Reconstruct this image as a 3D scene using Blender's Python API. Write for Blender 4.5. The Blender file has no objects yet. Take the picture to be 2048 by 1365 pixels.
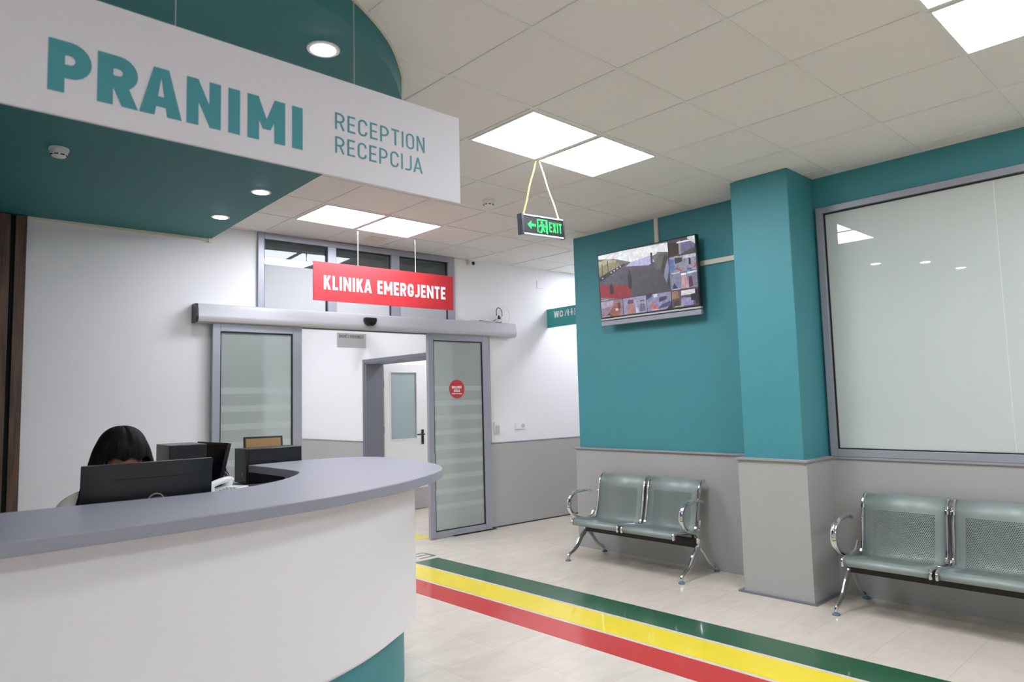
import bpy, bmesh, math, random
from mathutils import Matrix, Vector
from math import radians as R_, sin, cos, pi

random.seed(4)
sc = bpy.context.scene
COL = sc.collection

# ------------------------------------------------------------------ camera
CAM_Z = 1.46
YAW, PITCH, ROLL, F_PX = R_(43.095), R_(4.848), R_(-1.496), 1395.36
cam_d = bpy.data.cameras.new('camera')
cam_o = bpy.data.objects.new('camera', cam_d)
COL.objects.link(cam_o)
fwd = Vector((sin(YAW) * cos(PITCH), cos(YAW) * cos(PITCH), sin(PITCH)))
rgt = Vector((cos(YAW), -sin(YAW), 0))
upv = rgt.cross(fwd)
r2 = cos(ROLL) * rgt + sin(ROLL) * upv
u2 = -sin(ROLL) * rgt + cos(ROLL) * upv
cam_o.matrix_world = Matrix(((r2.x, u2.x, -fwd.x, 0), (r2.y, u2.y, -fwd.y, 0), (r2.z, u2.z, -fwd.z, CAM_Z), (0, 0, 0, 1)))
cam_d.sensor_width = 36.0
cam_d.lens = F_PX / 2048 * 36
cam_d.clip_start = 0.05
cam_d.dof.use_dof = True
cam_d.dof.focus_distance = 5.2
cam_d.dof.aperture_fstop = 3.2
sc.camera = cam_o

# ------------------------------------------------------------------ world, exposure, light levels
w = bpy.data.worlds.new('world'); sc.world = w; w.use_nodes = True
w.node_tree.nodes['Background'].inputs[0].default_value = (0.8, 0.9, 1.0, 1)
w.node_tree.nodes['Background'].inputs[1].default_value = 0.3
sc.view_settings.view_transform = 'Standard'
sc.view_settings.look = 'None'
sc.view_settings.gamma = 1
sc.view_settings.exposure = 1.25
sc.view_settings.use_curve_mapping = False
sc.cycles.use_denoising = True
sc.cycles.max_bounces = 10
sc.cycles.diffuse_bounces = 6
sc.cycles.glossy_bounces = 5
sc.cycles.transmission_bounces = 8
sc.cycles.transparent_max_bounces = 16
sc.cycles.caustics_reflective = False
sc.cycles.caustics_refractive = False
sc.cycles.sample_clamp_indirect = 4.0
PANEL_E = 11.0          # ceiling light panels
DOWN_E = 50.0           # small round downlights
CORR_E = 13.5            # panels of the corridor and the staff room

# ------------------------------------------------------------------ materials
def lin(c):
    out = []
    for v in c:
        v /= 255.0
        out.append(v / 12.92 if v <= 0.04045 else ((v + 0.055) / 1.055) ** 2.4)
    return (*out, 1)

def mat(name, col, rough=0.5, metal=0.0, spec=0.5, coat=0.0, coat_rough=0.03, noise=0.0, nscale=8.0, bump=0.0, bscale=200.0):
    m = bpy.data.materials.new(name); m.use_nodes = True
    nt = m.node_tree; b = nt.nodes['Principled BSDF']
    b.inputs['Base Color'].default_value = lin(col)
    b.inputs['Roughness'].default_value = rough
    b.inputs['Metallic'].default_value = metal
    b.inputs['Specular IOR Level'].default_value = spec
    b.inputs['Coat Weight'].default_value = coat
    b.inputs['Coat Roughness'].default_value = coat_rough
    if noise or bump:
        tc = nt.nodes.new('ShaderNodeTexCoord')
    if noise:
        n = nt.nodes.new('ShaderNodeTexNoise'); n.inputs['Scale'].default_value = nscale; n.inputs['Detail'].default_value = 5
        nt.links.new(tc.outputs['Object'], n.inputs['Vector'])
        h = nt.nodes.new('ShaderNodeHueSaturation'); h.inputs['Color'].default_value = lin(col)
        mr = nt.nodes.new('ShaderNodeMapRange'); mr.inputs[3].default_value = 1 - noise; mr.inputs[4].default_value = 1 + noise
        nt.links.new(n.outputs['Fac'], mr.inputs[0]); nt.links.new(mr.outputs[0], h.inputs['Value'])
        nt.links.new(h.outputs[0], b.inputs['Base Color'])
    if bump:
        n2 = nt.nodes.new('ShaderNodeTexNoise'); n2.inputs['Scale'].default_value = bscale
        nt.links.new(tc.outputs['Object'], n2.inputs['Vector'])
        bp = nt.nodes.new('ShaderNodeBump'); bp.inputs['Strength'].default_value = bump; bp.inputs['Distance'].default_value = 0.002
        nt.links.new(n2.outputs['Fac'], bp.inputs['Height']); nt.links.new(bp.outputs[0], b.inputs['Normal'])
    return m

def emat(name, col, strength):
    m = bpy.data.materials.new(name); m.use_nodes = True
    b = m.node_tree.nodes['Principled BSDF']
    b.inputs['Base Color'].default_value = lin(col)
    b.inputs['Emission Color'].default_value = lin(col)
    b.inputs['Emission Strength'].default_value = strength
    b.inputs['Roughness'].default_value = 0.4
    return m

TEAL = (66, 140, 149)
M = {}
M['white_wall'] = mat('white_wall_paint', (232, 231, 233), 0.6, noise=0.01, bump=0.08)
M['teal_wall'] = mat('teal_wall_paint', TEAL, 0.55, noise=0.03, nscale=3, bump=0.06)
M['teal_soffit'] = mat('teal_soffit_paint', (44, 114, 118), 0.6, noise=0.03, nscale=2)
M['wainscot'] = mat('grey_wainscot_board', (168, 168, 166), 0.42, noise=0.02, nscale=2)
M['wainscot_trim'] = mat('grey_cap_trim', (150, 150, 155), 0.35)
M['tile'] = mat('ceiling_tile', (230, 229, 227), 0.85, noise=0.012, nscale=1.3, bump=0.1, bscale=90)
M['tbar'] = mat('ceiling_tbar', (226, 226, 224), 0.5)
M['cream_trim'] = mat('cream_trim', (226, 221, 205), 0.5)
M['alu'] = mat('grey_aluminium', (158, 160, 170), 0.38, metal=0.25)
M['alu_dark'] = mat('dark_grey_casing', (110, 113, 122), 0.45)
M['exit_cap'] = mat('dark_end_cap', (52, 53, 60), 0.4)
M['gasket'] = mat('black_gasket', (18, 18, 20), 0.5)
M['white_plastic'] = mat('white_plastic', (228, 228, 226), 0.35)
M['cream_plastic'] = mat('cream_plastic', (222, 216, 196), 0.4)
M['operator'] = mat('light_grey_cover', (190, 190, 194), 0.3, metal=0.1)
M['black_plastic'] = mat('black_plastic', (22, 22, 25), 0.35)
M['black_satin'] = mat('black_satin', (19, 20, 26), 0.28)
M['screen_off'] = mat('dark_screen', (12, 13, 14), 0.15)
M['sign_white'] = mat('white_sign_board', (226, 224, 232), 0.45)
M['sign_teal'] = mat('teal_lettering', (66, 150, 160), 0.45)
M['sign_red'] = mat('red_sign_board', (190, 50, 55), 0.4)
M['sign_letter'] = mat('white_lettering', (245, 243, 244), 0.4)
M['wc_teal'] = mat('wc_sign_teal', (52, 158, 158), 0.4)
M['sign_grey'] = mat('pale_grey_sign', (186, 188, 188), 0.4)
M['sign_dark'] = mat('dark_lettering', (92, 94, 96), 0.5)
M['wire'] = mat('steel_wire', (190, 190, 190), 0.35, metal=0.8)
M['rope'] = mat('yellow_white_rope', (196, 162, 78), 0.8)
M['rope_white'] = mat('white_rope', (204, 196, 170), 0.8)
M['counter'] = mat('grey_laminate_countertop', (148, 149, 161), 0.38, noise=0.015, nscale=120)
M['panel_white'] = mat('white_counter_panel', (238, 236, 240), 0.5, noise=0.008, nscale=3)
M['plinth'] = mat('teal_plinth_panel', (64, 142, 150), 0.45)
M['chrome'] = mat('chrome', (214, 216, 218), 0.09, metal=1.0)
M['beam'] = mat('black_beam', (16, 16, 16), 0.45)
M['pad'] = mat('blue_grey_foot_pad', (86, 110, 128), 0.35)
M['skin'] = mat('skin', (206, 150, 118), 0.5)
M['hair'] = mat('dark_hair', (15, 10, 10), 0.6, spec=0.18)
def hair_strands(m):
    nt = m.node_tree; b = nt.nodes['Principled BSDF']
    tc = nt.nodes.new('ShaderNodeTexCoord'); mp = nt.nodes.new('ShaderNodeMapping'); mp.inputs['Scale'].default_value = (90, 90, 5)
    nt.links.new(tc.outputs['Object'], mp.inputs[0])
    n = nt.nodes.new('ShaderNodeTexNoise'); n.inputs['Scale'].default_value = 3; n.inputs['Detail'].default_value = 4
    nt.links.new(mp.outputs[0], n.inputs['Vector'])
    bp = nt.nodes.new('ShaderNodeBump'); bp.inputs['Strength'].default_value = 0.9; bp.inputs['Distance'].default_value = 0.006
    nt.links.new(n.outputs['Fac'], bp.inputs['Height']); nt.links.new(bp.outputs[0], b.inputs['Normal'])
hair_strands(M['hair'])
M['coat'] = mat('cream_white_coat', (238, 233, 220), 0.8, bump=0.2, bscale=60)
M['trousers'] = mat('dark_trousers', (40, 42, 52), 0.8)
M['shoe'] = mat('dark_shoe', (24, 24, 26), 0.5)
M['eye'] = mat('eye', (30, 22, 18), 0.2)
M['chair_fabric'] = mat('black_chair_fabric', (28, 28, 32), 0.85)
M['logo'] = mat('silver_logo', (168, 168, 174), 0.35)
M['leaf_white'] = mat('white_door_leaf', (226, 225, 222), 0.4)
M['brown'] = mat('dark_brown_cabinet', (82, 62, 58), 0.5)
M['tan'] = mat('tan_board', (176, 140, 88), 0.6)
M['light'] = emat('light_panel_diffuser', (240, 245, 255), PANEL_E)
M['light_corr'] = emat('corridor_light_diffuser', (242, 246, 255), CORR_E)
M['light_side'] = emat('side_corridor_light_diffuser', (242, 246, 255), CORR_E * 0.95)
M['down'] = emat('downlight_diffuser', (250, 250, 255), DOWN_E)
M['exit_green'] = emat('exit_green', (30, 235, 80), 0.5)
M['led'] = emat('led_white', (255, 255, 255), 1.0)
def tape(name, col):
    m = mat(name, col, 0.3, noise=0.06, nscale=5, coat=0.5, coat_rough=0.08)
    return m
M['tape_green'] = tape('green_floor_tape', (10, 84, 54))
M['tape_yellow'] = tape('yellow_floor_tape', (240, 216, 20))
M['tape_red'] = tape('red_floor_tape', (196, 28, 30))

def floor_mat():
    m = bpy.data.materials.new('beige_stone_tile_floor'); m.use_nodes = True
    nt = m.node_tree; b = nt.nodes['Principled BSDF']
    tc = nt.nodes.new('ShaderNodeTexCoord')
    br = nt.nodes.new('ShaderNodeTexBrick')
    br.offset = 0.0; br.squash = 1.0
    br.inputs['Scale'].default_value = 1.0
    br.inputs['Brick Width'].default_value = 0.4; br.inputs['Row Height'].default_value = 0.4
    br.inputs['Mortar Size'].default_value = 0.0022; br.inputs['Mortar Smooth'].default_value = 0.4
    br.inputs['Color1'].default_value = lin((214, 204, 190)); br.inputs['Color2'].default_value = lin((208, 198, 183))
    br.inputs['Mortar'].default_value = lin((194, 183, 168))
    nt.links.new(tc.outputs['Object'], br.inputs['Vector'])
    mp = nt.nodes.new('ShaderNodeMapping'); mp.inputs['Scale'].default_value = (1.0, 2.4, 1)
    mp.inputs['Rotation'].default_value = (0, 0, 0.5)
    nt.links.new(tc.outputs['Object'], mp.inputs['Vector'])
    n = nt.nodes.new('ShaderNodeTexNoise'); n.inputs['Scale'].default_value = 3.0; n.inputs['Detail'].default_value = 9; n.inputs['Distortion'].default_value = 1.2
    nt.links.new(mp.outputs[0], n.inputs['Vector'])
    mr = nt.nodes.new('ShaderNodeMapRange'); mr.inputs[1].default_value = 0.3; mr.inputs[2].default_value = 0.75
    mr.inputs[3].default_value = 0.92; mr.inputs[4].default_value = 1.06
    nt.links.new(n.outputs['Fac'], mr.inputs[0])
    h = nt.nodes.new('ShaderNodeHueSaturation')
    nt.links.new(br.outputs['Color'], h.inputs['Color']); nt.links.new(mr.outputs[0], h.inputs['Value'])
    # sparse small worn specks
    v = nt.nodes.new('ShaderNodeTexNoise'); v.inputs['Scale'].default_value = 14; v.inputs['Detail'].default_value = 3
    nt.links.new(tc.outputs['Object'], v.inputs['Vector'])
    cr = nt.nodes.new('ShaderNodeMapRange'); cr.inputs[1].default_value = 0.73; cr.inputs[2].default_value = 0.8
    cr.inputs[3].default_value = 0; cr.inputs[4].default_value = 0.6
    nt.links.new(v.outputs['Fac'], cr.inputs[0])
    mx = nt.nodes.new('ShaderNodeMixRGB'); mx.inputs[2].default_value = lin((150, 138, 122))
    nt.links.new(cr.outputs[0], mx.inputs[0]); nt.links.new(h.outputs[0], mx.inputs[1])
    nt.links.new(mx.outputs[0], b.inputs['Base Color'])
    b.inputs['Roughness'].default_value = 0.22
    b.inputs['Specular IOR Level'].default_value = 0.45
    return m
M['floor'] = floor_mat()

def wood_mat():
    m = bpy.data.materials.new('dark_walnut_slats'); m.use_nodes = True
    nt = m.node_tree; b = nt.nodes['Principled BSDF']
    tc = nt.nodes.new('ShaderNodeTexCoord')
    mp = nt.nodes.new('ShaderNodeMapping'); mp.inputs['Scale'].default_value = (14, 14, 0.8)
    nt.links.new(tc.outputs['Object'], mp.inputs[0])
    n = nt.nodes.new('ShaderNodeTexNoise'); n.inputs['Scale'].default_value = 3; n.inputs['Detail'].default_value = 8
    nt.links.new(mp.outputs[0], n.inputs['Vector'])
    cr = nt.nodes.new('ShaderNodeValToRGB')
    cr.color_ramp.elements[0].color = lin((62, 44, 36)); cr.color_ramp.elements[1].color = lin((118, 88, 70))
    cr.color_ramp.elements[0].position = 0.3; cr.color_ramp.elements[1].position = 0.75
    nt.links.new(n.outputs['Fac'], cr.inputs[0]); nt.links.new(cr.outputs[0], b.inputs['Base Color'])
    b.inputs['Roughness'].default_value = 0.5
    return m
M['wood'] = wood_mat()
M['wood_dark'] = mat('black_backing', (22, 18, 17), 0.7)

def film_mat(name, tint, film, base_fac, stripe_fac=None, z0=0.3, z1=1.72, period=0.16, width=0.055, clear_above=None, translucent=0.35):
    """clear glass with a frosted film; film fraction can come in horizontal bands (object z)"""
    m = bpy.data.materials.new(name); m.use_nodes = True
    nt = m.node_tree; N = nt.nodes; L = nt.links
    for n in list(N): N.remove(n)
    out = N.new('ShaderNodeOutputMaterial')
    tr = N.new('ShaderNodeBsdfTransparent'); tr.inputs[0].default_value = lin(tint)
    df = N.new('ShaderNodeBsdfDiffuse'); df.inputs[0].default_value = lin(film)
    tl = N.new('ShaderNodeBsdfTranslucent'); tl.inputs[0].default_value = lin(film)
    fm = N.new('ShaderNodeMixShader'); fm.inputs[0].default_value = translucent
    L.new(df.outputs[0], fm.inputs[1]); L.new(tl.outputs[0], fm.inputs[2])
    mix = N.new('ShaderNodeMixShader'); L.new(tr.outputs[0], mix.inputs[1]); L.new(fm.outputs[0], mix.inputs[2])
    mix.inputs[0].default_value = base_fac
    def mth(op, a, b=None):
        n = N.new('ShaderNodeMath'); n.operation = op
        for i, v in enumerate((a, b)):
            if v is None: continue
            if isinstance(v, (int, float)): n.inputs[i].default_value = v
            else: L.new(v, n.inputs[i])
        return n.outputs[0]
    if stripe_fac is not None or clear_above is not None:
        tc = N.new('ShaderNodeTexCoord'); sp = N.new('ShaderNodeSeparateXYZ'); L.new(tc.outputs['Object'], sp.inputs[0])
        z = sp.outputs[2]
        if stripe_fac is not None:
            inb = mth('MULTIPLY', mth('GREATER_THAN', z, z0), mth('LESS_THAN', z, z1))
            fr = mth('LESS_THAN', mth('FRACT', mth('DIVIDE', mth('SUBTRACT', z, z0), period)), width / period)
            s = mth('MULTIPLY', inb, fr)
            fac = mth('ADD', base_fac, mth('MULTIPLY', s, stripe_fac - base_fac))
        else:
            fac = mth('ADD', mth('MULTIPLY', mth('LESS_THAN', z, clear_above), base_fac), 0.08)
        L.new(fac, mix.inputs[0])
    gl = N.new('ShaderNodeBsdfGlossy'); gl.inputs['Roughness'].default_value = 0.015
    fr = N.new('ShaderNodeFresnel'); fr.inputs[0].default_value = 1.5
    m2 = N.new('ShaderNodeMixShader'); L.new(fr.outputs[0], m2.inputs[0]); L.new(mix.outputs[0], m2.inputs[1]); L.new(gl.outputs[0], m2.inputs[2])
    L.new(m2.outputs[0], out.inputs[0])
    return m
M['leaf_glass'] = film_mat('banded_frosted_glass', (204, 218, 213), (222, 230, 227), 0.68, 0.84)
M['transom_glass'] = film_mat('half_frosted_transom_glass', (140, 152, 150), (246, 248, 250), 0.90, None, clear_above=2.80, translucent=0.6)
M['pane_glass'] = film_mat('frosted_door_pane', (200, 220, 220), (205, 222, 222), 0.75, None)
M['big_glass'] = mat('frosted_green_grey_glass', (196, 204, 199), 0.6, coat=1.0, coat_rough=0.004)
M['big_glass'].node_tree.nodes['Principled BSDF'].inputs['Coat IOR'].default_value = 1.6

def perforated():
    m = bpy.data.materials.new('perforated_steel'); m.use_nodes = True
    nt = m.node_tree; N = nt.nodes; L = nt.links; b = N['Principled BSDF']
    b.inputs['Base Color'].default_value = lin((140, 151, 147)); b.inputs['Metallic'].default_value = 0.2
    b.inputs['Roughness'].default_value = 0.42
    uv = N.new('ShaderNodeUVMap'); sp = N.new('ShaderNodeSeparateXYZ'); L.new(uv.outputs[0], sp.inputs[0])
    def mth(op, a, b=None):
        n = N.new('ShaderNodeMath'); n.operation = op
        for i, v in enumerate((a, b)):
            if v is None: continue
            if isinstance(v, (int, float)): n.inputs[i].default_value = v
            else: L.new(v, n.inputs[i])
        return n.outputs[0]
    p = 0.0118; q = p * 1.732; r = 0.0036
    def lat(dx, dy):
        a = mth('SUBTRACT', mth('FRACT', mth('ADD', mth('DIVIDE', sp.outputs[0], p), dx)), 0.5)
        c = mth('SUBTRACT', mth('FRACT', mth('ADD', mth('DIVIDE', sp.outputs[1], q), dy)), 0.5)
        a = mth('MULTIPLY', a, p); c = mth('MULTIPLY', c, q)
        return mth('ADD', mth('MULTIPLY', a, a), mth('MULTIPLY', c, c))
    d = mth('MINIMUM', lat(0, 0), lat(0.5, 0.5))
    hole = mth('LESS_THAN', d, r * r)
    for sk, lo, hi in ((0, 0.06, 0.44), (1, 0.09, 0.66)):
        hole = mth('MULTIPLY', hole, mth('MULTIPLY', mth('GREATER_THAN', sp.outputs[sk], lo), mth('LESS_THAN', sp.outputs[sk], hi)))
    tr = N.new('ShaderNodeBsdfTransparent'); mx = N.new('ShaderNodeMixShader')
    L.new(hole, mx.inputs[0]); L.new(b.outputs[0], mx.inputs[1]); L.new(tr.outputs[0], mx.inputs[2])
    L.new(mx.outputs[0], N['Material Output'].inputs[0])
    return m
M['perf'] = perforated()

# ------------------------------------------------------------------ mesh helpers
class MB:
    """collects shapes and links them as one mesh object"""
    def __init__(self): self.v = []; self.f = []; self.m = []; self.uv = None
    def add(self, vs, fs, m=0):
        k = len(self.v); self.v += [tuple(p) for p in vs]
        for f in fs: self.f.append(tuple(i + k for i in f)); self.m.append(m)
    def box(self, x0, y0, z0, x1, y1, z1, m=0):
        vs = [(x, y, z) for z in (z0, z1) for y in (y0, y1) for x in (x0, x1)]
        self.add(vs, [(0, 2, 3, 1), (4, 5, 7, 6), (0, 1, 5, 4), (2, 6, 7, 3), (0, 4, 6, 2), (1, 3, 7, 5)], m); return self
    def prism(self, poly, a, b, axis='z', m=0):
        """poly of 2-D points extruded from a to b: axis z -> (x,y), axis y -> (x,z), axis x -> (y,z)"""
        n = len(poly)
        def P(p, t):
            return (p[0], p[1], t) if axis == 'z' else ((p[0], t, p[1]) if axis == 'y' else (t, p[0], p[1]))
        vs = [P(p, a) for p in poly] + [P(p, b) for p in poly]
        fs = [tuple(range(n))[::-1], tuple(range(n, 2 * n))] + [(i, (i + 1) % n, n + (i + 1) % n, n + i) for i in range(n)]
        self.add(vs, fs, m); return self
    def strip(self, a, b, z0, z1, m=0):
        """a wall between two equally long 2-D paths"""
        n = len(a)
        vs = [(*p, z0) for p in a] + [(*p, z0) for p in b] + [(*p, z1) for p in a] + [(*p, z1) for p in b]
        fs = []
        for i in range(n - 1):
            fs += [(i, i + 1, n + i + 1, n + i), (2 * n + i, 3 * n + i, 3 * n + i + 1, 2 * n + i + 1),
                   (i, 2 * n + i, 2 * n + i + 1, i + 1), (n + i, n + i + 1, 3 * n + i + 1, 3 * n + i)]
        fs += [(0, n, 3 * n, 2 * n), (n - 1, 3 * n - 1, 4 * n - 1, 2 * n - 1)]
        self.add(vs, fs, m); return self
    def tube(self, path, r, n=10, m=0, closed=False, flat=1.0):
        pts = [Vector(p) for p in path]; k = len(pts)
        rs = r if isinstance(r, (list, tuple)) else [r] * k
        up = Vector((0, 0, 1)); rings = []; prev = None
        for i, p in enumerate(pts):
            if closed: t = pts[(i + 1) % k] - pts[i - 1]
            else: t = pts[min(i + 1, k - 1)] - pts[max(i - 1, 0)]
            t.normalize()
            if prev is None:
                a = t.cross(up)
                if a.length < 1e-4: a = t.cross(Vector((1, 0, 0)))
            else:
                a = prev - t * prev.dot(t)
            a.normalize(); prev = a; b = t.cross(a)
            rings.append([p + a * (rs[i] * flat * cos(2 * pi * j / n)) + b * (rs[i] * sin(2 * pi * j / n)) for j in range(n)])
        vs = [q for g in rings for q in g]; fs = []
        for i in range(k if closed else k - 1):
            i2 = (i + 1) % k
            for j in range(n):
                fs.append((i * n + j, i * n + (j + 1) % n, i2 * n + (j + 1) % n, i2 * n + j))
        if not closed: fs += [tuple(range(n))[::-1], tuple(range((k - 1) * n, k * n))]
        self.add(vs, fs, m); return self
    def lathe(self, prof, c=(0, 0, 0), n=24, axis='z', m=0):
        """profile of (radius, height) turned around an axis"""
        vs = []; k = len(prof)
        for r, h in prof:
            for j in range(n):
                a = 2 * pi * j / n; x, y = r * cos(a), r * sin(a)
                p = (x, y, h) if axis == 'z' else ((x, h, y) if axis == 'y' else (h, x, y))
                vs.append((c[0] + p[0], c[1] + p[1], c[2] + p[2]))
        fs = []
        for i in range(k - 1):
            for j in range(n): fs.append((i * n + j, i * n + (j + 1) % n, (i + 1) * n + (j + 1) % n, (i + 1) * n + j))
        fs += [tuple(range(n))[::-1], tuple(range((k - 1) * n, k * n))]
        self.add(vs, fs, m); return self
    def build(self, name, mats, parent=None, loc=(0, 0, 0), rotz=0.0, bevel=0.0, seg=2, smooth=True, origin=None):
        me = bpy.data.meshes.new(name)
        vs = self.v
        if origin: vs = [(a - origin[0], b - origin[1], c - origin[2]) for a, b, c in vs]; loc = origin
        me.from_pydata(vs, [], self.f)
        mats = mats if isinstance(mats, (list, tuple)) else [mats]
        for q in mats: me.materials.append(q)
        for p, i in zip(me.polygons, self.m): p.material_index = i
        bm = bmesh.new(); bm.from_mesh(me); bmesh.ops.recalc_face_normals(bm, faces=bm.faces); bm.to_mesh(me); bm.free()
        if smooth:
            for p in me.polygons: p.use_smooth = True
            me.set_sharp_from_angle(angle=R_(32))
        if self.uv:
            ul = me.uv_layers.new(name='UVMap')
            for l in me.loops: ul.data[l.index].uv = self.uv[l.vertex_index]
        o = bpy.data.objects.new(name, me); COL.objects.link(o)
        if parent: o.parent = parent
        else: o.location = loc; o.rotation_euler = (0, 0, rotz)
        if bevel:
            b = o.modifiers.new('bevel', 'BEVEL'); b.width = bevel; b.segments = seg; b.limit_method = 'ANGLE'; b.angle_limit = R_(40)
            b.harden_normals = False
        return o

def tag(o, label=None, cat=None, group=None, kind=None):
    if label: o['label'] = label
    if cat: o['category'] = cat
    if group: o['group'] = group
    if kind: o['kind'] = kind
    return o
def thing(name, label, cat, loc=(0, 0, 0), rotz=0.0, group=None):
    o = bpy.data.objects.new(name, None); COL.objects.link(o)
    o.location = loc; o.rotation_euler = (0, 0, rotz); o.empty_display_size = 0.1
    return tag(o, label, cat, group)
def struct_root(name, loc, rotz=0.0):
    o = bpy.data.objects.new(name, None); COL.objects.link(o)
    o.location = loc; o.rotation_euler = (0, 0, rotz); o['kind'] = 'structure'
    return o
def struct(o): o['kind'] = 'structure'; return o
def copy_tree(o, parent=None):
    c = o.copy(); COL.objects.link(c)
    if parent: c.parent = parent
    for ch in [x for x in o.children]: copy_tree(ch, c)
    return c
def catmull(pts, n=6, closed=False):
    P = [Vector(p) for p in pts]; out = []; k = len(P)
    for i in range(k if closed else k - 1):
        if closed: a, b, c, d = P[i - 1], P[i], P[(i + 1) % k], P[(i + 2) % k]
        else: a, b, c, d = P[max(i - 1, 0)], P[i], P[i + 1], P[min(i + 2, k - 1)]
        for j in range(n):
            t = j / n
            out.append(0.5 * ((2 * b) + (c - a) * t + (2 * a - 5 * b + 4 * c - d) * t * t + (3 * b - a - 3 * c + d) * t ** 3))
    if not closed: out.append(P[-1])
    return [tuple(p) for p in out]
def offset_path(path, d):
    """2-D path moved to its left by d"""
    out = []; k = len(path)
    for i in range(k):
        a = Vector(path[max(i - 1, 0)]); b = Vector(path[min(i + 1, k - 1)]); t = (b - a).normalized()
        out.append((path[i][0] - t.y * d, path[i][1] + t.x * d))
    return out
def frame_ring(mb, x0, z0, x1, z1, wd, y0, y1, m=0):
    mb.box(x0, y0, z0, x0 + wd, y1, z1, m).box(x1 - wd, y0, z0, x1, y1, z1, m)
    mb.box(x0 + wd, y0, z0, x1 - wd, y1, z0 + wd, m).box(x0 + wd, y0, z1 - wd, x1 - wd, y1, z1, m)
    return mb

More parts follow.
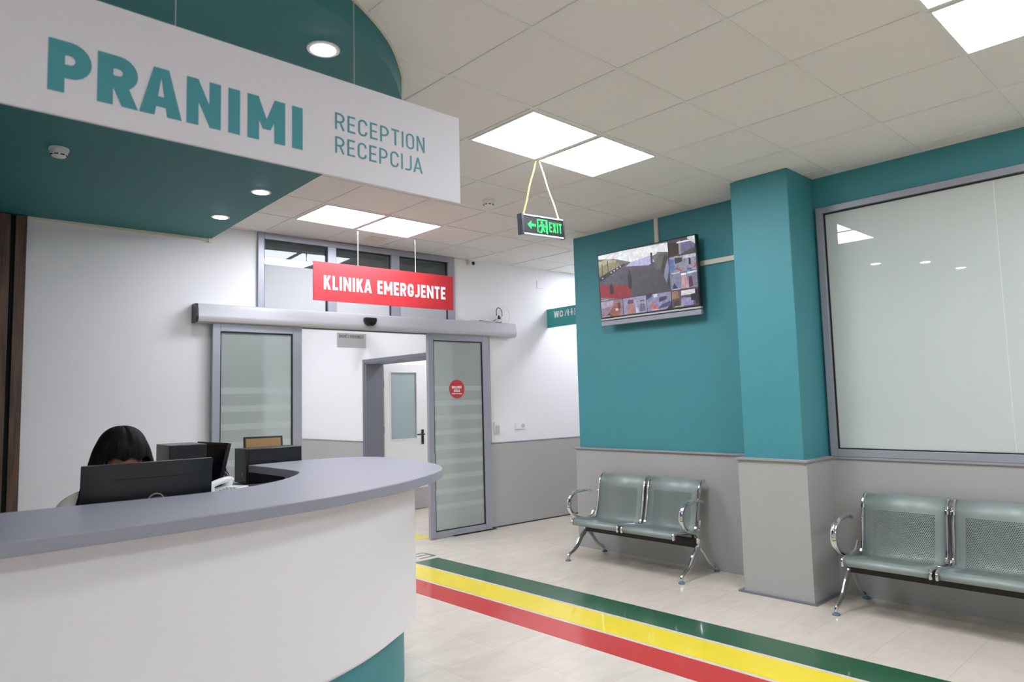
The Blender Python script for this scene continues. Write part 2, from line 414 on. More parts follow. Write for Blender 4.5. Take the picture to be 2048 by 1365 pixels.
# ------------------------------------------------------------------ lettering drawn with strokes
def arc(cx, cy, rx, ry, a0, a1, n=8):
    return [(cx + rx * cos(R_(a0 + (a1 - a0) * i / n)), cy + ry * sin(R_(a0 + (a1 - a0) * i / n))) for i in range(n + 1)]
def glyph(ch, t, heavy):
    """polygons of one letter on a unit-high box, stroke t; returns (polys, width)"""
    W = {'I': t, 'M': 0.66 + t * .9, 'A': 0.5 + t * 1.25, 'W': 0.72 + t, 'J': 0.36 + t * .6, 'L': 0.38 + t * .55, 'E': 0.38 + t * .6, 'T': 0.42 + t * .6, 'F': .38 + t * .6,
         'V': 0.46 + t, 'Y': 0.42 + t, 'K': 0.44 + t * .9, ' ': 0.26, '/': 0.36, 'X': .44 + t, 'N': (.50 if heavy else .42) + t * 1.05}.get(ch, 0.42 + t * 1.05)
    h = t / 2; P = []
    def st(pts, closed=False):
        k = len(pts); L = []; Rr = []
        for i in range(k):
            p = Vector(pts[i])
            if closed: a, b = Vector(pts[i - 1]), Vector(pts[(i + 1) % k])
            else: a, b = Vector(pts[max(i - 1, 0)]), Vector(pts[min(i + 1, k - 1)])
            d1 = (p - a); d2 = (b - p)
            if d1.length < 1e-9: d1 = d2
            if d2.length < 1e-9: d2 = d1
            d1.normalize(); d2.normalize()
            n = Vector((-(d1.y + d2.y), d1.x + d2.x)); n.normalize()
            s = max(0.5, n.dot(Vector((-d1.y, d1.x))))
            L.append(p + n * (h / s)); Rr.append(p - n * (h / s))
        for i in range(k if closed else k - 1):
            j = (i + 1) % k
            P.append([tuple(Rr[i]), tuple(Rr[j]), tuple(L[j]), tuple(L[i])])
    def diag(x0, y0, x1, y1, tx):
        P.append([(x0 - tx / 2, y0), (x0 + tx / 2, y0), (x1 + tx / 2, y1), (x1 - tx / 2, y1)])
    def rect(x0, y0, x1, y1): P.append([(x0, y0), (x1, y0), (x1, y1), (x0, y1)])
    if ch in 'IEFHLTKNMPRBD': 
        if ch != 'T': rect(0, 0, t, 1)
    if ch in 'EËF' or ch == 'Ë':
        rect(0, 0, t, 1); rect(t, 1 - t, W, 1); rect(t, .5 - h * .95, W - .04, .5 + h * .95)
        if ch != 'F': rect(t, 0, W, t)
        if ch == 'Ë': rect(.08, 1.1, .08 + t, 1.1 + t); rect(W - .08 - t, 1.1, W - .08, 1.1 + t)
    elif ch == 'L': rect(t, 0, W, t)
    elif ch == 'T': rect(0, 1 - t, W, 1); rect(W / 2 - h, 0, W / 2 + h, 1 - t)
    elif ch == 'H': rect(W - t, 0, W, 1); rect(t, .5 - h, W - t, .5 + h)
    elif ch in 'PR':
        ym = .42 if ch == 'P' else .46; r = (1 - h - ym) / 2
        st([(t, 1 - h), (W - h - r, 1 - h)] + arc(W - h - r, ym + r, r, r, 90, -90, 10)[1:] + [(t, ym)])
        if ch == 'R': diag(W - t * .5, 0, W * .52, ym, t * 1.08)
    elif ch == 'B':
        for a, b in ((h, .5), (.5, 1 - h)):
            r = (b - a) / 2; st([(t, b), (W - h - r, b)] + arc(W - h - r, a + r, r, r, 90, -90)[1:] + [(t, a)])
    elif ch == 'D':
        r = .24; st([(t, 1 - h), (W - h - r, 1 - h)] + arc(W - h - r, 1 - h - r, r, r, 90, 0)[1:] + arc(W - h - r, h + r, r, r, 0, -90) + [(t, h)])
    elif ch == 'A':
        tx = t * 1.1; diag(tx / 2, 0, W / 2, 1, tx) if not heavy else None
        if heavy:
            P.append([(0, 0), (tx, 0), (W / 2 + .03, 1), (W / 2 - tx * .52, 1)]); P.append([(W - tx, 0), (W, 0), (W / 2 + tx * .52, 1), (W / 2 - .03, 1)])
            rect(W * .24, .19, W * .76, .19 + t * .8)
        else:
            diag(W - tx / 2, 0, W / 2, 1, tx); rect(W * .2, .25, W * .8, .25 + t)
    elif ch == 'N':
        rect(W - t, 0, W, 1); diag(W - t * .5, 0, t * .5, 1, t * (.9 if heavy else 1.1))
    elif ch == 'M':
        rect(W - t, 0, W, 1); yb = .28 if heavy else .35
        P.append([(0, 1), (t * .95, 1), (W / 2 + t * .35, yb), (W / 2 - t * .35, yb)]); P.append([(W - t * .95, 1), (W, 1), (W / 2 + t * .35, yb), (W / 2 - t * .35, yb)])
    elif ch == 'K':
        diag(t * .9, .42, W - t * .55, 1, t * 1.1); diag(W - t * .55, 0, W * .42, .58, t * 1.15)
    elif ch in 'OCGU':
        r = min(.3, W / 2 - h); x0, x1, y0, y1 = h, W - h, h, 1 - h
        if ch == 'O': st(arc(x1 - r, y1 - r, r, r, 0, 90) + arc(x0 + r, y1 - r, r, r, 90, 180) + arc(x0 + r, y0 + r, r, r, 180, 270) + arc(x1 - r, y0 + r, r, r, 270, 360), True)
        elif ch == 'U': st([(x0, 1)] + arc(x0 + r, y0 + r, r, r, 180, 270) + arc(x1 - r, y0 + r, r, r, 270, 360) + [(x1, 1)])
        else:
            st([(x1, (.79 if ch == 'G' else .74) if heavy else .70)] + arc(x1 - r, y1 - r, r, r, 0, 90) + arc(x0 + r, y1 - r, r, r, 90, 180) + arc(x0 + r, y0 + r, r, r, 180, 270) + arc(x1 - r, y0 + r, r, r, 270, 360) + [(x1, (.26 if heavy else .30) if ch == 'C' else .42)])
            if ch == 'G': rect(W * .52, .49 - t * .75, W, .49)
    elif ch == 'J':
        r = min(.22, (W - t) * .6); st([(W - h, 1)] + arc(W - h - r, h + r, r, r, 0, -90)[0:] + [(0, h)])
    elif ch in 'SÇ':
        r = .22
        if ch == 'Ç': return glyph('C', t, heavy)
        st([(W - h, .76)] + arc(W - h - r, 1 - h - r, r, r, 10, 90) + arc(h + r, 1 - h - r, r, r, 90, 200) + arc(W - h - r, h + r, r, r, 50, -90) + arc(h + r, h + r, r, r, -90, -170))
    elif ch == 'V': diag(W / 2, 0, t / 2, 1, t); diag(W / 2, 0, W - t / 2, 1, t)
    elif ch == 'W':
        for a, b in ((.27, 0), (.27, .5), (.73, .5), (.73, 1)): diag(a * W, 0, t / 2 + b * (W - t), 1, t)
    elif ch == 'Y': diag(W / 2, .45, t / 2, 1, t); diag(W / 2, .45, W - t / 2, 1, t); rect(W / 2 - h, 0, W / 2 + h, .48)
    elif ch == 'X': diag(t / 2, 0, W - t / 2, 1, t * 1.15); diag(W - t / 2, 0, t / 2, 1, t * 1.15)
    elif ch == '/': diag(.04, 0, W - .04, 1, t)
    return P, W
def text_polys(s, x, z, height, width=None, t=0.2, heavy=False, gap=0.12):
    """polygons of a line of text, lower left corner at (x, z); squeezed to width when given"""
    cur = 0; raw = []
    for i, ch in enumerate(s):
        p, wd = glyph(ch, t, heavy)
        raw += [[(a + cur, b) for a, b in q] for q in p]; cur += wd + gap
        if s[i:i + 2] in ('RA', 'AN', 'KA', 'JA', 'IA'): cur -= gap * .35
    tot = cur - gap; sx = (width / tot) if width else height
    return [[(x + a * sx, z + b * height) for a, b in q] for q in raw]
def lettering(name, polys, y_back, depth, m, parent, label=None):
    mb = MB()
    for i, q in enumerate(polys): mb.prism(q, y_back - depth - 0.00006 * (i % 7), y_back + 0.00005 * (i % 5), 'y')
    o = mb.build(name, m, parent, smooth=False)
    if label: o['label'] = label
    return o

# ------------------------------------------------------------------ setting
CEIL = 3.10
XR = 5.31                                   # face of the right wall
BWL, BWR = (2.70, 6.315, 0.0), R_(-3.2)     # back wall: local x runs along it, -y comes out of it
struct(MB().box(-2.4, -4.4, -0.12, 9.4, 11.0, 0.0).build('floor', M['floor']))
struct(MB().box(-2.4, -4.4, CEIL, 9.4, 6.62, CEIL + 0.12).build('ceiling', M['tile']))
g = MB()
for k in range(-9, 11):
    x = 3.32 + 0.604 * k
    if -2.2 < x < 9.2: g.box(x - 0.0115, -4.2, CEIL - 0.005, x + 0.0115, 6.2, CEIL + 0.001)
for k in range(-11, 7):
    y = 2.675 + 0.6 * k
    if -4.2 < y < 6.3: g.box(-2.2, y - 0.0115, CEIL - 0.0045, XR, y + 0.0115, CEIL + 0.001)
    if 4.75 < y < 6.2: g.box(XR, y - 0.0115, CEIL - 0.0045, 9.1, y + 0.0115, CEIL + 0.001)
g.box(XR - 0.02, -4.2, CEIL - 0.004, XR, 2.24, CEIL + 0.001); g.box(XR - 0.02, 2.69, CEIL - 0.004, XR, 4.71, CEIL + 0.001)
struct(g.build('trim_ceiling_grid', M['tbar']))

# walls
mb = MB().box(-5.1, 0, 0, -0.03, 0.2, CEIL).box(2.205, 0, 0, 6.6, 0.2, CEIL).box(-0.03, 0.065, 2.22, 2.205, 0.2, 2.33)
struct(mb.build('wall_back', M['white_wall'], loc=BWL, rotz=BWR))
mb = MB().box(XR, -4.2, 0, XR + 0.2, 4.713, 0.98).box(XR, -4.2, 2.86, XR + 0.2, 4.713, CEIL)
mb.box(XR, 2.22, 0.98, XR + 0.2, 4.713, 2.86).box(XR, -4.2, 0.98, XR + 0.2, -0.55, 2.86)
struct(mb.build('wall_right', M['teal_wall']))
struct(MB().box(XR + 0.2, 4.5, 0, 9.2, 4.713, CEIL).build('wall_corridor', M['white_wall']))
struct(MB().box(9.2, 4.5, 0, 9.35, 6.3, CEIL).build('wall_corridor_end', M['white_wall']))
struct(MB().box(-2.35, -4.2, 0, -2.2, 6.6, CEIL).build('wall_left', M['white_wall']))
struct(MB().box(-2.35, -4.35, 0, XR + 0.2, -4.2, CEIL).build('wall_front', M['white_wall']))
struct(MB().box(4.88, 2.24, 0, XR, 2.695, CEIL).build('wall_pillar', M['teal_wall'], bevel=0.006))

# grey wainscot boards with cap rails
def wainscot(name, x0, y0, x1, y1, top, cap, loc=(0, 0, 0), rotz=0.0):
    o = struct(MB().box(x0, y0, 0.0, x1, y1, top - 0.012).build(name, M['wainscot'], loc=loc, rotz=rotz, bevel=0.002))
    c = MB().box(*cap).build('cap_rail', M['wainscot_trim'], o, bevel=0.003)
    return o
wainscot('trim_wainscot_right', 5.285, 2.70, XR, 4.75, 0.972, (5.268, 2.745, 0.958, XR, 4.765, 0.975))
wainscot('trim_wainscot_window', 5.285, -4.2, XR, 2.235, 0.982, (5.272, -4.2, 0.968, XR, 2.21, 0.985))
wainscot('trim_wainscot_pillar', 4.855, 2.212, XR - .003, 2.735, 0.985, (4.840, 2.198, 0.970, XR - .004, 2.748, 0.988))
for x, y in ((4.853, 2.722), (4.853, 2.225)): MB().lathe([(0.004, 0), (0.004, 0.003)], (x, y, 0.95), 8, 'x').build('screw', M['alu_dark'], bpy.data.objects['trim_wainscot_pillar'])
struct(MB().box(4.835, 2.19, 0, XR - .006, 2.775, 0.011).build('baseboard_pillar', M['alu_dark']))
wainscot('trim_wainscot_back', 2.66, -0.02, 6.3, 0.0, 0.972, (2.66, -0.026, 0.962, 6.3, 0.0, 0.974), BWL, BWR)
struct(MB().box(2.645, -0.03, 0, 2.66, 0, 0.974).build('trim_wainscot_edge', M['alu_dark'], loc=BWL, rotz=BWR))
struct(MB().box(2.62, -0.024, 0, 4.6, -0.0005, 0.012).build('baseboard_back', M['gasket'], loc=BWL, rotz=BWR))

# teal soffit with the rounded corner, over the reception desk
edge = catmull([(-2.2, 2.2), (-1.0, 2.2), (0.2, 2.2), (0.7, 2.225), (1.0, 2.262), (1.184, 2.311), (1.355, 2.371), (1.542, 2.471), (1.711, 2.595), (1.85, 2.735), (1.96, 2.87), (2.06, 3.06), (2.125, 3.3), (2.16, 3.65), (2.177, 4.18), (2.205, 5.13), (2.253, 6.34)], 6)
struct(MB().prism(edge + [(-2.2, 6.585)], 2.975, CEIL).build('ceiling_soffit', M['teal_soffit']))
out = offset_path(edge, -0.012)
struct(MB().strip(edge, out, CEIL - 0.008, CEIL).build('trim_soffit_edge', M['cream_trim']))
struct(MB().box(-1.81, -0.02, 2.953, -0.44, 0, 2.975).box(-0.47, -0.03, 2.94, -0.445, 0, 2.975).build('trim_soffit_wall', M['cream_trim'], loc=BWL, rotz=BWR))

# slatted wood panel at the far left of the back wall
sp = thing('slat_panel', 'dark walnut slatted wood panel on the back wall at the far left', 'wall panel', (2.70 + cos(BWR) * -3.0, 6.315 + sin(BWR) * -3.0, 0), BWR)
MB().box(-1.4, -0.012, 0, 1.19, -0.001, 2.972).build('backing_board', M['wood_dark'], sp)
sl = MB()
x = 1.19
while x > -1.4:
    sl.box(x - 0.072, -0.05, 0.0, x, -0.012, 2.970); x -= 0.102
sl.build('slats', M['wood'], sp, bevel=0.003)

# ------------------------------------------------------------------ transom window over the sliding door, and jambs
t = struct_root('window_1', BWL, BWR)
mb = MB()
mb.box(-0.03, -0.03, 0, 0.03, 0.06, 3.095).box(2.115, -0.03, 0, 2.205, 0.06, 3.095)
mb.box(0.03, -0.03, 3.035, 2.115, 0.06, 3.095).box(0.665, -0.03, 2.34, 0.755, 0.06, 3.035).box(1.387, -0.03, 2.34, 1.485, 0.06, 3.035)
mb.box(0.03, -0.03, 2.28, 2.115, 0.06, 2.34)
mb.build('window_frame', M['alu'], t, bevel=0.003)
for a, b in ((0.03, 0.665), (0.755, 1.387), (1.485, 2.115)):
    pn = MB().box(a + 0.011, 0.003, 2.351, b - 0.011, 0.009, 3.024).build('window_pane', M['transom_glass'], t, smooth=False)
    frame_ring(MB(), a, 2.34, b, 3.035, 0.012, -0.004, 0.012).build('gasket', M['gasket'], pn)

# big frosted window in the right wall
t = struct_root('window_2', (0, 0, 0))
mb = MB()
mb.box(XR - 0.035, 2.168, 0.986, XR + 0.06, 2.218, 2.855).box(XR - 0.035, -0.55, 0.986, XR + 0.06, -0.50, 2.855)
mb.box(XR - 0.035, -0.50, 2.808, XR + 0.06, 2.168, 2.855).box(XR - 0.035, -0.50, 0.986, XR + 0.06, 2.168, 1.040)
mb.build('window_frame', M['alu'], t, bevel=0.003)
gk = MB()
gk.box(XR - 0.012, 2.158, 1.04, XR + 0.012, 2.168, 2.808).box(XR - 0.012, -0.5, 2.798, XR + 0.012, 2.158, 2.808).box(XR - 0.012, -0.5, 1.04, XR + 0.012, 2.158, 1.048)
gk.build('gasket', M['gasket'], t)
MB().box(XR - 0.003, 1.0845, 1.048, XR + 0.008, 2.158, 2.798).build('window_pane', M['big_glass'], t, smooth=False)
MB().box(XR - 0.003, -0.5, 1.048, XR + 0.008, 1.0795, 2.798).build('window_pane', M['big_glass'], t, smooth=False)
MB().box(XR - 0.001, 1.0795, 1.048, XR + 0.006, 1.0845, 2.798).build('seam', M['white_plastic'], t)

# sliding door leaves
def leaf(name, s0, s1, label):
    t = struct_root(name, BWL, BWR)
    tag(t, label, 'sliding door')
    f = MB(); z0, z1 = 0.012, 2.205; y0, y1 = -0.085, -0.04
    f.box(s0, y0, z0, s0 + 0.066, y1, z1).box(s1 - 0.09, y0, z0, s1, y1, z1)
    f.box(s0 + 0.066, y0, z0, s1 - 0.09, y1, z0 + 0.062).box(s0 + 0.066, y0, z1 - 0.068, s1 - 0.09, y1, z1)
    f.build('door_frame', M['alu'], t, bevel=0.003)
    gk = MB(); frame_ring(gk, s0 + 0.066, z0 + 0.062, s1 - 0.09, z1 - 0.068, 0.010, y0 + 0.008, y1 - 0.008)
    gk.build('gasket', M['gasket'], t)
    MB().box(s0 + 0.074, -0.066, z0 + 0.07, s1 - 0.098, -0.058, z1 - 0.076).build('glass', M['leaf_glass'], t, smooth=False)
    return t
leaf('door_1', -0.445, 0.372, 'left sliding glass door leaf with pale frosted bands in grey frame')
leaf('door_2', 1.795, 2.625, 'right sliding glass door leaf with round red sticker, grey frame')
struct(MB().box(2.1, -0.09, 0, 2.68, -0.03, 0.006).build('trim_floor_rail', M['gasket'], loc=BWL, rotz=BWR))

# ------------------------------------------------------------------ corridor and staff room behind the sliding door
CX = 4.88
mb = MB().box(CX, 8.05, 0, CX + 0.24, 10.6, 3.05).box(CX, 6.45, 0, CX + 0.24, 6.58, 3.05).box(CX, 6.58, 2.0, CX + 0.24, 8.05, 3.05)
struct(mb.build('wall_hallway_right', M['white_wall']))
struct(MB().box(1.9, 10.6, 0, 5.12, 10.75, 3.05).build('wall_hallway_end', M['white_wall']))
struct(MB().box(1.9, 6.65, 0, 2.05, 10.6, 3.05).build('wall_hallway_left', M['white_wall']))
struct(MB().box(1.9, 6.62, 3.05, 8.4, 10.75, 3.15).build('ceiling_hallway', M['tile']))
struct(MB().box(CX + 0.24, 9.9, 0, 8.4, 10.0, 3.05).build('wall_room_back', M['white_wall']))
struct(MB().box(8.2, 6.4, 0, 8.4, 9.9, 3.05).build('wall_room_right', M['white_wall']))
wainscot('trim_wainscot_hallway', CX - 0.02, 8.115, CX, 10.6, 0.97, (CX - 0.026, 8.115, 0.96, CX, 10.6, 0.972))
wainscot('trim_wainscot_room', CX + 0.24, 9.88, 8.2, 9.9, 0.97, (CX + 0.24, 9.874, 0.96, 8.2, 9.9, 0.972))
t = struct_root('door_3', (CX, 8.05, 0))
mb = MB().box(-0.02, -0.03, 0, 0.245, 0.0, 2.0).box(-0.02, -1.47, 1.98, 0.245, 0, 2.0).box(-0.02, -1.47, 0, 0.245, -1.44, 1.98)
mb.box(-0.025, 0.0, 0, 0.0, 0.055, 2.045).box(-0.025, -1.50, 2.0, 0.0, 0.0, 2.045).box(-0.025, -1.50, 0, 0, -1.47, 2.0)
mb.build('door_casing', M['alu_dark'], t, bevel=0.002)
lf = MB()
x0, x1, za, zb = 0.275, 0.985, 0.01, 1.99
px0, px1, pz0, pz1 = 0.375, 0.80, 0.97, 1.88
lf.box(x0, 0.0, za, px0, 0.045, zb).box(px1, 0.0, za, x1, 0.045, zb).box(px0, 0.0, za, px1, 0.045, pz0).box(px0, 0.0, pz1, px1, 0.045, zb)
lfo = lf.build('door_leaf', M['leaf_white'], t)
kp = MB().box(x0, -0.003, za, x1, 0.0, 0.29).build('kick_plate', M['wainscot'], lfo); kp['label'] = 'grey kick plate'
bd = MB(); frame_ring(bd, px0 - 0.012, pz0 - 0.012, px1 + 0.012, pz1 + 0.012, 0.014, -0.006, 0.0)
bd.build('glazing_bead', M['leaf_white'], lfo)
MB().box(px0, 0.018, pz0, px1, 0.026, pz1).build('door_pane', M['pane_glass'], lfo, smooth=False)
hd = MB().box(0.872, -0.008, 0.885, 0.912, 0.0, 1.085).tube([(0.892, -0.004, 1.02), (0.892, -0.05, 1.02), (0.865, -0.055, 1.02), (0.77, -0.055, 1.02)], 0.010, 8)
hd.lathe([(0.012, -0.012), (0.012, 0)], (0.892, 0, 0.93), 12, 'y')
ho = hd.build('door_handle', M['gasket'], lfo); ho['label'] = 'black lever door handle with keyhole plate'
for z in (0.35, 1.1, 1.72): MB().lathe([(0.009, -0.045), (0.009, 0.045)], (0.262, -0.01, z), 10, 'z').build('hinge', M['alu'], t)
t = thing('storage_cabinet', 'dark brown cabinet in the staff room glimpsed past the white door', 'cabinet', (6.45, 9.87, 0))
MB().box(0, -0.4, 0.0, 0.7, 0.0, 1.95).build('cabinet_body', M['brown'], t, bevel=0.004)
MB().box(0.01, -0.418, 0.06, 0.345, -0.4, 1.93).build('cabinet_door', M['brown'], t, bevel=0.003)
MB().box(0.355, -0.418, 0.06, 0.69, -0.4, 1.93).build('cabinet_door', M['brown'], t, bevel=0.003)

# light panels
def light_panel(name, x, y, z, m, label, group, sx=0.604, sy=0.6):
    t = thing(name, label, 'ceiling light', (x, y, z), 0, group)
    fr = MB(); a, b = sx / 2 - 0.012, sy / 2 - 0.012
    fr.box(-a, -b, -0.010, a, -b + 0.014, 0).box(-a, b - 0.014, -0.010, a, b, 0).box(-a, -b + 0.014, -0.010, -a + 0.014, b - 0.014, 0).box(a - 0.014, -b + 0.014, -0.010, a, b - 0.014, 0)
    fr.build('light_frame', M['white_plastic'], t)
    MB().box(-a + 0.014, -b + 0.014, -0.007, a - 0.014, b - 0.014, -0.001).build('diffuser', m, t, smooth=False)
    return t
lt = light_panel('ceiling_light', 0, 0, 0, M['light'], '', 'square ceiling light panels')
first = True
for yc, where in ((0.575, 'of the pair at the upper right corner'), (2.975, 'of the pair above the green exit sign'), (5.375, 'of the pair above the red clinic sign'), (-1.825, 'of the pair behind the viewpoint')):
    for xc, side in ((3.018, 'left'), (3.622, 'right')):
        o = lt if first else copy_tree(lt)
        first = False
        o.location = (xc, yc, CEIL); o['label'] = f'added square fill light panel on the ceiling, {side} one {where}'
for yc, where in ((-1.825, 'behind and left of the viewpoint'),):  # unseen pair, added to lift the bounce light on ceiling, sign and counter
    for xc, side in ((0.0, 'left'), (0.604, 'right')):
        o = copy_tree(lt); o.location = (xc, yc, CEIL); o['label'] = f'added square fill light panel on the ceiling, {side} one of the pair {where}'
for x, y, z, lab in ((7.0, 5.42, CEIL, 'square ceiling light in the side corridor past the teal wall'), (3.4, 7.35, 3.05, 'square ceiling light in the hallway just behind the sliding door'),
                     (3.4, 9.3, 3.05, 'square ceiling light deeper in the hallway'), (6.3, 7.2, 3.05, 'square ceiling light inside the staff room'), (6.9, 9.1, 3.05, 'square ceiling light at the far side of the staff room')):
    light_panel('ceiling_light', x, y, z, M['light_side'] if 'side corridor' in lab else M['light_corr'], lab, 'corridor ceiling lights')

# downlights in the soffit
def downlight(x, y, label):
    t = thing('downlight', label, 'downlight', (x, y, 2.975), 0, 'round downlights in the teal soffit')
    MB().lathe([(0.052, -0.001), (0.052, -0.006), (0.068, -0.005), (0.070, 0.0)], n=32).build('trim_ring', M['white_plastic'], t)
    MB().lathe([(0.050, -0.007), (0.050, -0.002)], n=32).build('diffuser', M['down'], t)
    return t
downlight(1.39, 2.616, 'round downlight above the white reception sign, nearest to the rounded soffit corner')
downlight(1.80, 3.03, 'round downlight in the teal soffit hidden just behind the reception sign')
downlight(0.56, 2.46, 'round downlight in the teal soffit above the left part of the reception sign')
downlight(2.02, 4.717, 'round downlight in the teal soffit below the reception sign, nearer of two')
downlight(2.045, 5.544, 'round downlight in the teal soffit closest to the back wall')

# ------------------------------------------------------------------ hanging signs
# white reception sign
t = thing('reception_sign', 'long white hanging sign reading PRANIMI, RECEPTION, RECEPCIJA in teal', 'sign', (0.96, 2.186, 2.2685))
X0 = 0.96; Z0 = 2.2685
MB().box(0.15 - X0, -0.006, 0, 1.771 - X0, 0.006, 0.361).build('sign_board', M['sign_white'], t, bevel=0.001)
polys = []
# letter by letter so that the word keeps the spacing of the original
for ch, a, b in (('P', .339, .443), ('R', .458, .562), ('A', .567, .685), ('N', .699, .802), ('I', .826, .863), ('M', .888, 1.016), ('I', 1.041, 1.079)):
    p, wd = glyph(ch, 0.265, True)
    polys += [[(a - X0 + u * (b - a) / wd, 2.334 - Z0 + v * 0.1475) for u, v in q] for q in p]
lettering('main_lettering', polys, -0.006, 0.0012, M['sign_teal'], t, 'bold teal word PRANIMI')
polys = text_polys('RECEPTION', 1.203 - X0, 2.441 - Z0, 0.062, 0.391, 0.105, gap=0.17) + text_polys('RECEPCIJA', 1.203 - X0, 2.354 - Z0, 0.061, 0.380, 0.105, gap=0.17)
lettering('small_lettering', polys, -0.006, 0.001, M['sign_teal'], t, 'thin teal words RECEPTION and RECEPCIJA')
for x in (0.665, 1.285):
    MB().tube([(x - X0, 0, 0.35), (x - X0, 0, CEIL - Z0)], 0.0016, 6).build('hanging_wire', M['wire'], t)

# red clinic sign
KA = R_(-3.2)
t = thing('clinic_sign', 'red hanging sign reading KLINIKA EMERGJENTE in white above the sliding door', 'sign', (3.693, 5.68, 2.40), KA)
MB().box(-0.762, -0.006, 0, 0.762, 0.006, 0.355).build('sign_board', M['sign_red'], t, bevel=0.001)
lettering('lettering', text_polys('KLINIKA EMERGJENTE', -0.662, 0.105, 0.128, 1.325, 0.20, True, gap=0.16), -0.006, 0.0015, M['sign_letter'], t, 'bold white words KLINIKA EMERGJENTE')
for x in (-0.318, 0.313):
    w_ = MB().tube([(x, 0, 0.345), (x, 0, CEIL - 2.40)], 0.0028, 6)
    w_.lathe([(0.006, 0.655), (0.010, 0.69), (0.004, 0.70)], (x, 0, 0), 10)
    w_.build('hanging_wire', M['white_plastic'], t)

# exit sign on its rope
ES = (3.36, 3.259, 2.565)
t = thing('exit_sign', 'black illuminated exit sign with green running figure hanging on yellow rope', 'exit sign', ES, R_(0))
t.rotation_euler = (0, R_(-2.5), R_(-1.5))
MB().box(-0.188, -0.016, 0.008, 0.188, 0.016, 0.124).build('sign_body', M['gasket'], t, bevel=0.002)
MB().box(-0.205, -0.024, -0.004, -0.188, 0.024, 0.136).build('end_cap', M['exit_cap'], t, bevel=0.002)
MB().box(0.188, -0.024, -0.004, 0.200, 0.024, 0.136).build('end_cap', M['exit_cap'], t, bevel=0.002)
MB().box(-0.186, -0.02, 0.124, 0.188, 0.02, 0.134).build('top_rail', M['operator'], t, bevel=0.001)
MB().box(-0.186, -0.02, -0.002, 0.188, 0.02, 0.008).build('bottom_rail', M['operator'], t, bevel=0.001)
P = [[(-0.15, 0.066), (-0.115, 0.094), (-0.115, 0.075)], [(-0.15, 0.066), (-0.115, 0.057), (-0.115, 0.038)], [(-0.15, 0.066), (-0.115, 0.075), (-0.115, 0.057)], [(-0.118, 0.058), (-0.075, 0.058), (-0.075, 0.074), (-0.118, 0.074)]]
P += [[(-0.06, 0.022), (-0.052, 0.022), (-0.052, 0.112), (-0.06, 0.112)], [(0.028, 0.018), (0.036, 0.018), (0.036, 0.112), (0.028, 0.112)], [(-0.06, 0.104), (0.036, 0.104), (0.036, 0.112), (-0.06, 0.112)], [(0.021, 0.026), (0.029, 0.018), (0.029, 0.105), (0.021, 0.1)]]
P += [[(-0.016 + 0.009 * cos(a * pi / 5), 0.091 + 0.009 * sin(a * pi / 5)) for a in range(10)]]
P += [[(-0.026, 0.078), (-0.004, 0.08), (0.002, 0.052), (-0.016, 0.05)], [(-0.016, 0.054), (0.002, 0.05), (0.014, 0.032), (0.004, 0.028)], [(-0.016, 0.056), (-0.002, 0.05), (-0.022, 0.018), (-0.032, 0.022)],
      [(-0.048, 0.062), (-0.042, 0.056), (-0.022, 0.072), (-0.026, 0.08)], [(-0.006, 0.078), (0.008, 0.06), (0.016, 0.062), (0.0, 0.082)], [(-0.046, 0.028), (-0.044, 0.02), (-0.024, 0.02), (-0.022, 0.028)]]
P += text_polys('EXIT', 0.054, 0.033, 0.068, 0.120, 0.155, False, gap=0.22)
lettering('lettering', P, -0.016, 0.001, M['exit_green'], t, 'glowing green arrow, running figure in a doorway and word EXIT')
def rope(x, m):
    a = Vector((x, 0, 0.134)); c = Vector((0.012 * (1 if x > 0 else -1) - 0.004, 0, CEIL - ES[2] - 0.002)); mb = MB()
    for ph in (0, pi):
        pts = []
        for i in range(61):
            q = i / 60; p = a.lerp(c, q)
            wob = 0.004 * sin(q * 9) * sin(q * pi)
            pts.append((p.x + 0.0032 * cos(q * 75 + ph) + wob, p.y + 0.0032 * sin(q * 75 + ph), p.z))
        mb.tube(pts, 0.0034, 6)
    mb.build('rope', m, t)
rope(-0.168, M['rope']); rope(0.168, M['rope_white'])

# WC flag sign on the back wall, seen past the teal wall
def bw(s, y=0.0, z=0.0):
    c, d = cos(BWR), sin(BWR)
    return (BWL[0] + s * c - y * d, BWL[1] + s * d + y * c, z)
t = thing('toilet_sign', 'teal flag sign reading WC with toilet pictograms, beside the teal wall', 'sign', bw(3.65, 0, 2.358), BWR + R_(-90))
# local x runs out from the wall (towards the viewer's right)
MB().box(0.0, -0.008, 0, 0.62, 0.008, 0.236).build('sign_board', M['wc_teal'], t, bevel=0.001)
P = text_polys('WC', 0.13, 0.115, 0.080, 0.165, 0.22, True, gap=0.1) + text_polys('/', 0.325, 0.12, 0.075, 0.035, 0.12)
def man(x, z, s, skirt=False):
    q = [[(x + 0.011 * s * cos(a * pi / 6), z + 0.070 * s + 0.011 * s * sin(a * pi / 6)) for a in range(12)]]
    if skirt: q += [[(x - 0.012 * s, z + 0.056 * s), (x - 0.022 * s, z + 0.026 * s), (x + 0.022 * s, z + 0.026 * s), (x + 0.012 * s, z + 0.056 * s)], [(x - 0.009 * s, z), (x + 0.009 * s, z), (x + 0.009 * s, z + 0.03 * s), (x - 0.009 * s, z + 0.03 * s)]]
    else: q += [[(x - 0.017 * s, z + 0.028 * s), (x + 0.017 * s, z + 0.028 * s), (x + 0.017 * s, z + 0.057 * s), (x - 0.017 * s, z + 0.057 * s)], [(x - 0.010 * s, z), (x + 0.010 * s, z), (x + 0.010 * s, z + 0.03 * s), (x - 0.010 * s, z + 0.03 * s)]]
    return q
P += man(0.385, 0.118, 1.05) + man(0.445, 0.118, 1.05, True)
cx_, cz_ = 0.50, 0.137
